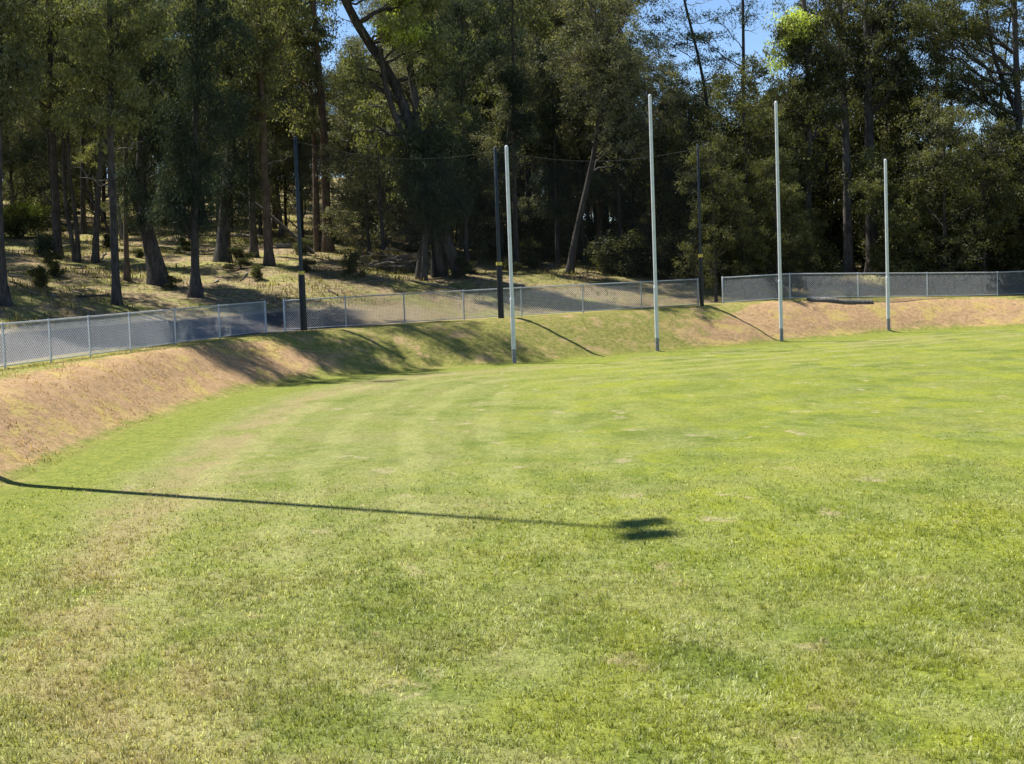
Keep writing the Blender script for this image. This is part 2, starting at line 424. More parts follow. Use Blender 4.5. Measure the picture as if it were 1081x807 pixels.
M = {
    "ground": ground_material(),
    "blade": blade_material("turf_blade"),
    "dryblade": blade_material("dry_blade", False, ((0.085, 0.090, 0.026), (0.30, 0.24, 0.11))),
    "bankblade": blade_material("bank_blade", False, ((0.17, 0.18, 0.04), (0.42, 0.36, 0.13), (0.31, 0.205, 0.11), (0.50, 0.345, 0.20))),
    "gum": leaf_material("gum_leaf", (0.044, 0.054, 0.033), (0.225, 0.235, 0.105), (0.50, 0.58, 0.12), 0.03, 0.40),
    "olive": leaf_material("wattle_leaf", (0.054, 0.060, 0.042), (0.240, 0.240, 0.145), None, 0.03, 0.34),
    "dark": leaf_material("dark_leaf", (0.009, 0.013, 0.007), (0.140, 0.145, 0.052), (0.62, 0.72, 0.15), 0.025, 0.32),  # lime here is young leaf colour brightened to paint in the backlight
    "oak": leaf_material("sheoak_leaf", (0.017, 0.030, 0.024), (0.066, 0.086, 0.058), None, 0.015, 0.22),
    "bush": leaf_material("bush_leaf", (0.030, 0.040, 0.014), (0.150, 0.160, 0.055), (0.42, 0.50, 0.07), 0.03, 0.30),
    "bark": bark_material("bark", (0.040, 0.036, 0.033), (0.115, 0.102, 0.092)),
    "pale_bark": bark_material("pale_bark", (0.105, 0.092, 0.082), (0.26, 0.24, 0.215)),
    "red_bark": bark_material("red_bark", (0.085, 0.058, 0.044), (0.20, 0.145, 0.105)),
    "dead": bark_material("dead_wood", (0.17, 0.15, 0.12), (0.42, 0.38, 0.32)),
    "hollow_dark": simple("hollow_shade", (0.010, 0.009, 0.008), 0.95, 0, 0.4, 9),  # near-black colour standing for shade inside the gum's split base
    "galv": simple("galvanised_steel", (0.58, 0.61, 0.63), 0.42, 0.35, 0.14, 14),
    "wire": simple("chain_wire", (0.50, 0.54, 0.60), 0.5, 0.15, 0.10, 5),
    "post": simple("goal_white", (0.66, 0.70, 0.745), 0.45, 0.0, 0.08, 4),
    "sleeve": simple("rubber_sleeve", (0.26, 0.265, 0.27), 0.7, 0, 0.25, 9),
    "navy": simple("navy_paint", (0.020, 0.030, 0.040), 0.45, 0.2, 0.25, 5),
    "pad": simple("black_pad", (0.008, 0.009, 0.011), 0.55, 0, 0.3, 6),
    "yellow": simple("yellow_tape", (0.62, 0.50, 0.10), 0.55, 0, 0.12, 20),
    "net": simple("net_cord", (0.012, 0.014, 0.016), 0.8, 0, 0.2, 3),
    "cable": simple("cable", (0.09, 0.095, 0.095), 0.5, 0.2, 0.2, 3),
    "timber": bark_material("weathered_timber", (0.07, 0.066, 0.058), (0.20, 0.185, 0.16), 1.0),
    "lampgrey": simple("lamp_housing", (0.25, 0.26, 0.27), 0.5, 0.4, 0.15, 8),
    "glass": simple("lamp_glass", (0.5, 0.52, 0.55), 0.1, 0, 0.05, 4),
}

def dry_at(x, d):
    v = np.interp(x, [-9.5, -8, -6.3, -4.5, 4, 7, 9, 12], [1.1, 0.85, 0.55, 0.1, 0.15, 0.45, 0.95, 1.1])
    return v * (1 - 0.8 * sstep(1.6, 3.0, d + 0.5 * np.sin(x * 1.3) * np.sin(x * 0.41 + 1))) * sstep(-.2, .9, d) + 0.05 + 0.12 * sstep(1.2, 0.0, d) * ((x > -3) & (x < 9))

# ---------------------------------------------------------------- ground sheets
def axis(segs):
    out = [segs[0][0]]
    for a, b, st in segs:
        n = max(1, int(round((b - a) / st)))
        out += list(a + (b - a) * np.arange(1, n + 1) / n)
    return np.array(out)
gx = axis([(-1500, -200, 130), (-200, -60, 14), (-60, -22, 1.6), (-22, 26, 0.27), (26, 70, 1.5), (70, 200, 13), (200, 1500, 130)])
gy = axis([(-1200, -60, 120), (-60, 4, 4), (4, 40, 0.5), (40, 72, 0.24), (72, 120, 1.2), (120, 240, 8), (240, 3000, 190)])
GX, GY = np.meshgrid(gx, gy)
GD = signed_dist(GX, GY).reshape(GX.shape)
GZ = height(GX, GY, GD)
nx, ny = len(gx), len(gy)
# how dead the bank's turf is: tan along the left and right arms, greener behind the goal
dry = dry_at(GX, GD)
tar = sstep(4.4, 5.6, GD) * sstep(9.6, 8.2, GD) * np.interp(GX, [-7, -4.5, -2, 1], [1, 0.4, 0.16, 0.0])
lit = sstep(np.interp(GX, [-6, -2], [6.8, 4.4]), np.interp(GX, [-6, -2], [8.6, 5.6]), GD) * (1 - tar)  # behind the goal, litter spread to the fence puts tree shade into the colour
ii = np.arange(ny - 1)[:, None] * nx + np.arange(nx - 1)[None]
faces = np.stack([ii, ii + 1, ii + 1 + nx, ii + nx], -1).reshape(-1, 4)
FD = GD.ravel()[faces].mean(1)
FX = GX.ravel()[faces].mean(1)
V3 = np.stack([GX, GY, GZ], -1).reshape(-1, 3)
def sheet(name, sel, label, cat):
    f = faces[sel]
    used, inv = np.unique(f, return_inverse=True)
    mb = MB(); mb.add(V3[used], inv.reshape(-1, 4))
    o = mb.build(name, M["ground"], smooth=True)
    for k, arr in (("edge", GD), ("dry", dry), ("tar", tar), ("litter", lit)):
        a = o.data.attributes.new(k, 'FLOAT', 'POINT')
        a.data.foreach_set("value", arr.ravel()[used].astype(np.float32))
    tag(o, label, cat, kind="structure")
    return o
roadsel = (FD > 4.7) & (FD < 9.0) & (FX < 0)
sheet("playing_field", FD < 0.05, "mown green playing field with worn straw coloured patches", "field")
sheet("grass_bank", (FD >= 0.05) & (FD < 4.7), "sloping bank of tan and olive turf between field and fence", "bank")
sheet("access_road", roadsel, "grey track running behind the left fence", "road")
sheet("hillside", (FD >= 4.7) & ~roadsel, "wooded hillside of dry grass and litter behind the fence", "hillside")

# ---------------------------------------------------------------- turf blades near the camera
def blades(n_per, y0, y1, lmin, lmax, w, mb, seed, tall=False):
    r = np.random.default_rng(seed)
    area = 0.345 * 1.06 * (y1 * y1 - y0 * y0)
    n = int(area * n_per)
    y = np.sqrt(r.uniform(y0 * y0, y1 * y1, n)); x = r.uniform(-0.362, 0.362, n) * y
    # tufty spacing
    dens = 0.5 + 0.30 * np.sin(x * 3.1 + 2 * np.sin(y * 1.7)) * np.cos(y * 2.3 + np.sin(x * 1.9)) + 0.25 * np.sin(x * 7.3 + y * 5.1) * np.sin(y * 9.7 - x * 3)
    keep = (r.uniform(0, 1, n) < 0.35 + 0.75 * dens) & (r.uniform(0, 1, n) < 1 - 1.0 * sstep(12, 29, y))
    x, y = x[keep], y[keep]; dens = dens[keep]
    d = signed_dist(x, y); k = d < -0.1; x, y, d, dens = x[k], y[k], d[k], dens[k]
    n = len(x)
    L = r.uniform(lmin, lmax, n) * (0.7 + 0.6 * dens)
    a = r.uniform(0, 2 * math.pi, n); lean = r.uniform(0.7, 1.65, n)
    wd = w * r.uniform(0.6, 1.3, n)
    dirx, diry = np.cos(a), np.sin(a)
    b = np.stack([x, y, np.zeros(n)], -1)
    side = np.stack([-diry, dirx, np.zeros(n)], -1) * wd[:, None] * 0.5
    tw = r.uniform(-0.6, 0.6, n)[:, None] * np.stack([dirx, diry, np.zeros(n)], -1) * wd[:, None]
    side = side + tw
    mid = b + np.stack([dirx * np.sin(lean * .5), diry * np.sin(lean * .5), np.cos(lean * .5)], -1) * (L * .55)[:, None]
    tip = mid + np.stack([dirx * np.sin(lean), diry * np.sin(lean), np.cos(lean)], -1) * (L * .5)[:, None]
    v = np.stack([b - side, b + side, mid + side * .8, mid - side * .8, tip], 1)
    base = np.arange(n)[:, None] * 5
    tint = np.clip(r.normal(0.48, 0.28, n), 0, 1)
    mb.add(v.reshape(-1, 3), base + np.array([[0, 1, 2, 3]]), base + np.array([[3, 2, 4]]), tint, tint)
    return d
def tufts(mb, seed):
    # broad leaved tufts among the mown grass
    r = np.random.default_rng(seed)
    n = 34000
    y = np.sqrt(r.uniform(81, 22 * 22, n)); x = r.uniform(-.362, .362, n) * y
    pt = np.sin(x * 1.3 + 2 * np.sin(y * .8 + 1)) * np.cos(y * 1.1 + np.sin(x * .9)) + .5 * np.sin(x * 3.1 - y * 2.2)
    k = (pt > r.uniform(-1.1, 1.0, n)) & (r.uniform(0, 1, n) < 1 - sstep(12, 22, y)) & (signed_dist(x, y) < -.3); x, y = x[k], y[k]; m = 8; n = len(x)
    hue = np.clip(.50 + .22 * np.sin(x * 2.1 + y * 1.3) * np.sin(y * 1.7 - x) + r.normal(0, .22, n), 0, 1)
    x = np.repeat(x, m) + r.normal(0, .018, n * m); y = np.repeat(y, m) + r.normal(0, .018, n * m); n *= m
    a = r.uniform(0, 6.283, n); lean = r.uniform(.5, 1.3, n); L = r.uniform(.03, .085, n); w = r.uniform(.004, .0085, n)
    dx, dy, z0 = np.cos(a), np.sin(a), np.zeros(n)
    b = np.stack([x, y, z0], -1); sd_ = np.stack([-dy, dx, z0], -1) * w[:, None] * .5
    mid = b + np.stack([dx * np.sin(lean * .6), dy * np.sin(lean * .6), np.cos(lean * .6)], -1) * (L * .55)[:, None]
    tip = mid + np.stack([dx * np.sin(lean * 1.25), dy * np.sin(lean * 1.25), np.cos(lean * 1.25)], -1) * (L * .5)[:, None]
    v = np.stack([b - sd_, b + sd_, mid + sd_, mid - sd_, tip], 1); base = np.arange(n)[:, None] * 5
    tint = np.clip(np.repeat(hue, m) + r.normal(0, .12, n), 0, 1)
    mb.add(v.reshape(-1, 3), base + np.array([[0, 1, 2, 3]]), base + np.array([[3, 2, 4]]), tint, tint)
    return signed_dist(x, y)
mb = MB()
ds = [tufts(mb, 8), blades(1900, 9.0, 15.0, 0.025, 0.055, 0.0055, mb, 1), blades(850, 15.0, 24.0, 0.025, 0.055, 0.0085, mb, 2),
      blades(420, 24.0, 30.0, 0.02, 0.040, 0.011, mb, 3)]
g = mb.build("turf_grass", M["blade"], tint=True)
a = g.data.attributes.new("edge", 'FLOAT', 'POINT')
a.data.foreach_set("value", np.repeat(np.concatenate(ds), 5).astype(np.float32))
tag(g, "short mown grass blades covering the near part of the field", "grass", kind="stuff")

# short dry turf on the bank
def bank_turf():
    r = np.random.default_rng(15)
    n = 130000
    y = r.uniform(22, 68, n); x = np.where(r.random(n) < .5, r.uniform(-14, -6, n), r.uniform(-14, 24, n))
    k = abs(x) < 0.37 * y; x, y = x[k], y[k]
    d = signed_dist(x, y); mat = .55 + .45 * np.sin(x * 2.3 + 1.6 * np.sin(y * 1.1)) * np.sin(y * 2.0 + np.sin(x * 1.4)) + .3 * np.sin(x * 6.1 - y * 4.3)
    k = (d > 0.0) & (d < 4.6) & (r.random(len(d)) < mat) & (r.random(len(d)) < np.interp(y, [22, 40, 60], [1, .8, .6])); x, y, d = x[k], y[k], d[k]; n = len(x)
    z = height(x, y, d)
    L = r.uniform(.02, .075, n) * (.8 + .5 * np.clip(wob(x * 1.7, y * 1.7), -.8, 1.2)); a = r.uniform(0, 6.283, n); lean = r.uniform(.5, 1.5, n); w = r.uniform(.006, .014, n)
    dx, dy = np.cos(a), np.sin(a)
    b = np.stack([x, y, z - .005], -1); s_ = np.stack([-dy, dx, 0 * x], -1) * w[:, None]
    tip = b + np.stack([dx * np.sin(lean), dy * np.sin(lean), np.cos(lean) + .2], -1) * L[:, None]
    v = np.stack([b - s_, b + s_, tip + s_ * .4, tip - s_ * .4], 1)
    t = np.clip(r.normal(.5, .28, n), 0, 1)
    m = MB(); m.add(v.reshape(-1, 3), np.arange(n)[:, None] * 4 + np.array([[0, 1, 2, 3]]), t4=t)
    o = m.build("bank_turf", M["bankblade"], tint=True)
    at = o.data.attributes.new("dry", 'FLOAT', 'POINT')
    at.data.foreach_set("value", np.repeat(dry_at(x, d) + r.normal(0, .22, n), 4).astype(np.float32))
    tag(o, "short dry turf growing on the bank between field and fence", "grass", kind="stuff")
bank_turf()

# long dry grass on the slope behind the fence
def long_grass():
    r = np.random.default_rng(5)
    n = 130000
    x = r.uniform(-30, 22, n); y = r.uniform(44, 104, n)
    d = signed_dist(x, y)
    patch = np.sin(x * 0.55 + 1.7 * np.sin(y * 0.31)) * np.cos(y * 0.43 + 0.9 * np.sin(x * 0.27)) + 0.4 * np.sin(x * 2.1 + y * 1.7)
    k = (d > 9.0) & (patch > r.uniform(-0.5, 0.9, n)) & (abs(x) < 0.40 * y)
    x, y, patch = x[k], y[k], patch[k]; n = len(x)
    z = height(x, y)
    L = r.uniform(0.08, 0.24, n) * (0.8 + 0.3 * patch); a = r.uniform(0, 6.283, n); lean = r.uniform(0.1, 0.9, n)
    w = r.uniform(0.012, 0.03, n)
    dx, dy = np.cos(a), np.sin(a)
    b = np.stack([x, y, z - 0.02], -1); s = np.stack([-dy, dx, 0 * x], -1) * w[:, None]
    tip = b + np.stack([dx * np.sin(lean), dy * np.sin(lean), np.cos(lean)], -1) * L[:, None]
    v = np.stack([b - s, b + s, tip + s * .3, tip - s * .3], 1)
    t = np.clip(r.normal(0.55, 0.3, n), 0, 1)
    m = MB(); m.add(v.reshape(-1, 3), np.arange(n)[:, None] * 4 + np.array([[0, 1, 2, 3]]), t4=t)
    return tag(m.build("long_grass", M["dryblade"], tint=True), "long dry grass growing on the slope under the trees", "grass", kind="stuff")
long_grass()

# ---------------------------------------------------------------- trees
def leaf_quads(mb, C, axis_, L, W, tint, r):
    n = len(C)
    ax = axis_ / (np.linalg.norm(axis_, axis=1)[:, None] + 1e-9)
    rnd = r.standard_normal((n, 3))
    sd_ = np.cross(ax, rnd); sd_ /= np.linalg.norm(sd_, axis=1)[:, None] + 1e-9
    h = ax * (L * 0.5)[:, None]; s = sd_ * (W * 0.5)[:, None]
    v = np.stack([C - h, C + s - h * 0.1, C + h, C - s - h * 0.1], 1)
    mb.add(v.reshape(-1, 3), np.arange(n)[:, None] * 4 + np.array([[0, 1, 2, 3]]), t4=tint)

STYLE = {   # leaves per clump, clump radius, leaf length, leaf width, droop, flatten
    "gum":   (120, 0.50, 0.19, 0.056, 0.75, 0.75),
    "dark":  (120, 0.50, 0.17, 0.062, 0.50, 0.75),
    "olive": (150, 0.50, 0.14, 0.048, 0.25, 0.70),
    "oak":   (190, 0.50, 0.20, 0.030, 0.90, 1.05),
    "bush":  (140, 0.42, 0.13, 0.066, 0.10, 0.85),
    "sparse":(60, 0.75, 0.17, 0.050, 0.40, 0.40),
}
def clump(mb, c, style, r, scale=1.0, base=0.0, dens=1.0):
    n0, R, L, W, droop, flat = STYLE[style]
    n = max(8, int(n0 * dens * r.uniform(0.7, 1.25)))
    R = R * scale * r.uniform(0.75, 1.3)
    # three or four sprays make an uneven clump
    k = r.integers(3, 6)
    cen = r.standard_normal((k, 3)) * R * 0.45 * np.array([1, 1, flat])
    which = r.integers(0, k, n)
    P = cen[which] + r.standard_normal((n, 3)) * R * 0.30 * np.array([1, 1, flat])
    ax = r.standard_normal((n, 3)) + np.array([0, 0, -droop * 1.6]) + P * 0.6
    t = base + np.clip(r.uniform(-0.05, 0.80) + r.normal(0.08, 0.15, n), 0, 1)
    leaf_quads(mb, c + P, ax, L * r.uniform(0.6, 1.3, n), W * r.uniform(0.7, 1.3, n), t, r)

def bez(a, b, sag, r, n=5, jit=0.05):
    t = np.linspace(0, 1, n)[:, None]
    p = a * (1 - t) + b * t
    L = np.linalg.norm(b - a)
    p = p + np.array([0, 0, 1]) * sag * L * np.sin(t * math.pi)
    p[1:-1] += r.standard_normal((n - 2, 3)) * jit * L
    return p

def branching(wood, leaves, path, prad, clumps, style, r, scale=1.0, dens=1.0, twigs=0, lit_lime=None, nmain=None):
    """Limbs from the trunk's path to groups of clump centres, twigs to each clump, leaves round each clump."""
    clumps = np.asarray(clumps, float)
    if len(clumps) == 0: return
    k = nmain or max(2, int(round(len(clumps) / 9)))
    seeds = clumps[r.choice(len(clumps), min(k, len(clumps)), replace=False)]
    for _ in range(3):
        own = np.argmin(((clumps[:, None] - seeds[None]) ** 2).sum(-1), 1)
        seeds = np.array([clumps[own == i].mean(0) if (own == i).any() else seeds[i] for i in range(len(seeds))])
    zs = path[:, 2]
    for i, s in enumerate(seeds):
        mem = clumps[own == i]
        if len(mem) == 0: continue
        hd = np.hypot(*(path[:, :2] - s[:2]).T)
        want = s[2] - 0.55 * hd.min() - 0.6
        j = int(np.argmin(abs(zs - np.clip(want, zs[1], zs[-1]))))
        a = path[j]; r0 = max(0.02, prad[j] * r.uniform(0.3, 0.55))
        main = bez(a, s, r.uniform(-0.06, 0.10), r, 6, 0.035)
        wood.tube(main, np.linspace(r0, max(0.012, r0 * 0.3), 6), 5)
        for m in mem:
            q = main[r.integers(2, 6)]
            if np.linalg.norm(m - q) > 0.15:
                wood.tube(bez(q, m, 0.05, r, 4, 0.06), np.linspace(max(0.012, r0 * 0.3), 0.008, 4), 4, cap=False)
            base = 0.0
            if lit_lime is not None and lit_lime(m): base = 1.0
            clump(leaves, m, style, r, scale, base, dens)
    for _ in range(twigs):
        j = r.integers(len(path) // 4, len(path) - 1)
        e = path[j] + np.array([r.normal(0, 1), r.normal(0, 1), r.uniform(-0.3, 0.7)]) * r.uniform(0.5, 1.3)
        wood.tube(bez(path[j], e, -0.05, r, 4, 0.05), [0.022, 0.018, 0.013, 0.007], 4)

def resample(P, n):
    P = np.asarray(P, float)
    s = np.concatenate([[0], np.cumsum(np.linalg.norm(np.diff(P, axis=0), axis=1))])
    q = np.linspace(0, s[-1], n)
    k = np.stack([np.interp(q, s, P[:, i]) for i in range(3)], -1)
    for _ in range(2):
        k[1:-1] = k[1:-1] * 0.5 + (k[:-2] + k[2:]) * 0.25
    return k

def trunk_tube(wood, path, r0, r1, flare=1.5, sides=10, r=None):
    n = len(path); t = np.linspace(0, 1, n)
    h = np.concatenate([[0], np.cumsum(np.linalg.norm(np.diff(path, axis=0), axis=1))])
    rad = r0 + (r1 - r0) * t ** 0.8
    rad = rad * (1 + (flare - 1) * np.exp(-h / (2.2 * r0 + 0.12)))
    wood.tube(path, rad, sides, wobble=0.035, flute=0.30 * np.exp(-h / (2.5 * r0 + 0.1)))
    return rad

def ell(r, cx, cy, cz, rx, ry, rz, n):
    p = r.standard_normal((n, 3)); p /= np.linalg.norm(p, axis=1)[:, None]
    p *= (r.uniform(0.12, 1, n) ** 0.5)[:, None]
    return p * np.array([rx, ry, rz]) + np.array([cx, cy, cz])

def hero(name, label, base, path, width, crowns, style="gum", leaf=None, bark="bark", stems=(), seed=0, flare=1.5, twigs=3,
         scale=1.0, dens=1.0, lit_lime=None, depth=None, group=None, tipw=None, cat="tree"):
    """A tree whose stem passes through given points of the photo at the depth of its foot on the terrain."""
    r = np.random.default_rng(seed + 100)
    foot = on_ground(*base) if depth is None else None
    if depth is not None:
        f = at_depth(base[0], base[1], depth); foot = np.array((f[0], f[1], hz(f[0], f[1])))
    Y = foot[1]; pxm = Y / F
    root = tag(empty(name, foot), label, cat, group)
    wood, leaves = MB(), MB()
    def P(px, py, dy=0.0): return at_depth(px, py, Y) - foot + np.array((0, dy, 0))
    pts = [np.array((0, 0, -0.25))] + [P(px, py, r.normal(0, 0.12) * (i + 1) * .5) for i, (px, py) in enumerate(path)]
    pth = resample(pts, 16)
    rad = trunk_tube(wood, pth, width * pxm / 2, (tipw or width * 0.45) * pxm / 2, flare, 10, r)
    for st in stems:
        sp = resample([P(px, py, dy) for px, py, dy in st["pts"]], 12)
        wood.tube(sp, np.linspace(st["w0"], st["w1"], 12) * pxm / 2, 8, wobble=0.03)
    cl = []
    for c in crowns:
        px, py, rx, ry, n = c[:5]
        dy = c[5] if len(c) > 5 else 0.0
        q = P(px, py, dy)
        cl.append(ell(r, q[0], q[1], q[2], rx * pxm, min(rx, 55) * pxm * 0.9, ry * pxm, int(n * (1.0 if style in ('oak', 'sparse') else 1.6) * (0.6 if py < -85 else 1.0))))
    if cl:
        fr = None
        if lit_lime:
            boxes = [(P(px, py)[[0, 2]], rx * pxm, ry * pxm) for px, py, rx, ry in lit_lime]
            fr = lambda m: any(((m[[0, 2]] - c) / np.array((a_, b_)) @ ((m[[0, 2]] - c) / np.array((a_, b_)))) < 1 for c, a_, b_ in boxes)
        branching(wood, leaves, pth, rad, np.concatenate(cl), style, r, scale, dens, twigs, fr)
    wood.build("trunk", M[bark], root, smooth=True)
    if twigs >= 6:
        for _ in range(int(twigs * 1.0)):
            dt = MB()
            j = r.integers(4, len(pth) - 2); a_ = r.uniform(0, 6.283); Lt = r.uniform(.7, 2.2)
            e = pth[j] + np.array([math.cos(a_), math.sin(a_) * .7, r.uniform(-.25, .6)]) * Lt
            q = bez(pth[j], e, -.06, r, 6, .05); dt.tube(q, np.linspace(.026, .008, 6), 4)
            for _k in range(3):
                m_ = q[r.integers(2, 6)]; dt.tube(bez(m_, m_ + r.normal(0, .3, 3), 0, r, 4, .08), np.linspace(.012, .005, 4), 3)
            dt.build("dead_branch", M["dead"], root, smooth=True)
    if cl: leaves.build("crown", M[leaf or (style if style in M else "gum")], root, tint=True)
    return root

# ---- generic trees for the depth of the forest, copied with shared meshes
def proto(seed, H, cb, R, style, leaf, bark, n, r0, dens=1.0, scale=1.0):
    r = np.random.default_rng(seed)
    wood, leaves = MB(), MB()
    lean = r.normal(0, 0.05, 2) * H
    pts = [(0, 0, -0.3), (lean[0] * .2, lean[1] * .2, H * .3), (lean[0] * .5 + r.normal(0, .15), lean[1] * .5, H * .6), (lean[0], lean[1], H * .95)]
    pth = resample(pts, 14)
    rad = trunk_tube(wood, pth, r0, r0 * 0.25, 1.5, 8, r)
    cl = []
    k = max(4, n // 8)
    for i in range(k):                      # several uneven lobes up the stem
        z = H * (cb + (1 - cb) * (i + 0.5 + r.uniform(-.4, .4)) / k)
        a = r.uniform(0, 6.283); q = R * r.uniform(0.1, 0.75) * (1.0 - 0.45 * max(0, (z / H - 0.75) / 0.25))
        j = pth[int(np.argmin(abs(pth[:, 2] - z)))]
        s = R * r.uniform(0.28, 0.5)
        cl.append(ell(r, j[0] + q * math.cos(a), j[1] + q * math.sin(a), z, s, s, s * 0.62, n // k))
    branching(wood, leaves, pth, rad, np.concatenate(cl), style, r, scale, dens, 4, None, k)
    return (wood.mesh("trunk", M[bark], True), leaves.mesh("crown", M[leaf], False, True))

PROT = {
    "gum": [proto(11, 17, .36, 3.2, "gum", "gum", "bark", 150, .15), proto(12, 20, .38, 3.6, "gum", "gum", "red_bark", 170, .18),
            proto(13, 15, .28, 3.0, "gum", "gum", "pale_bark", 140, .13), proto(14, 19, .33, 3.8, "gum", "gum", "bark", 176, .17)],
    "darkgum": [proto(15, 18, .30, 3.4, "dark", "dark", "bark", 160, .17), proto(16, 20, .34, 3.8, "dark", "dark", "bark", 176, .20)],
    "wattle": [proto(21, 9, .20, 2.8, "olive", "olive", "bark", 130, .11), proto(22, 11, .24, 3.0, "olive", "olive", "bark", 150, .13),
               proto(23, 8, .12, 2.6, "olive", "olive", "bark", 124, .10)],
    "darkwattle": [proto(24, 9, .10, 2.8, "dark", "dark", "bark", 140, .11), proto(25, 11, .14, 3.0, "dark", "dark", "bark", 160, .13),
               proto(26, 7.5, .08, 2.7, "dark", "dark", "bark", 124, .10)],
    "oak": [proto(31, 13, .22, 2.0, "oak", "oak", "bark", 100, .14), proto(32, 15, .25, 2.3, "oak", "oak", "bark", 116, .15)],
    "bush": [proto(41, 2.6, .08, 1.5, "bush", "dark", "bark", 70, .05), proto(42, 3.4, .10, 1.8, "bush", "dark", "bark", 84, .06),
             proto(43, 1.7, .05, 1.3, "bush", "dark", "bark", 54, .04)],
}
def plant(kind, x, y, label, group, r, smin=0.85, smax=1.15, name=None, cat=None):
    tr, cr = PROT[kind][int(r.integers(len(PROT[kind])))]
    nm = name or {"gum": "gum_tree", "darkgum": "gum_tree", "wattle": "wattle_tree", "darkwattle": "wattle_tree", "oak": "sheoak_tree", "bush": "bush"}[kind]
    root = empty(nm, (x, y, hz(x, y)))
    s = r.uniform(smin, smax)
    root.rotation_euler = (0, 0, r.uniform(0, 6.283)); root.scale = (s * r.uniform(.88, 1.12), s, s * (r.uniform(.92, 1.08) if kind != 'bush' else r.uniform(.6, .95)))
    tag(root, label, cat or ("bush" if kind == "bush" else "tree"), group)
    for nme, me in (("trunk" if kind != "bush" else "stem", tr), ("crown" if kind != "bush" else "foliage", cr)):
        o = bpy.data.objects.new(nme, me); COL.objects.link(o); o.parent = root
    return root
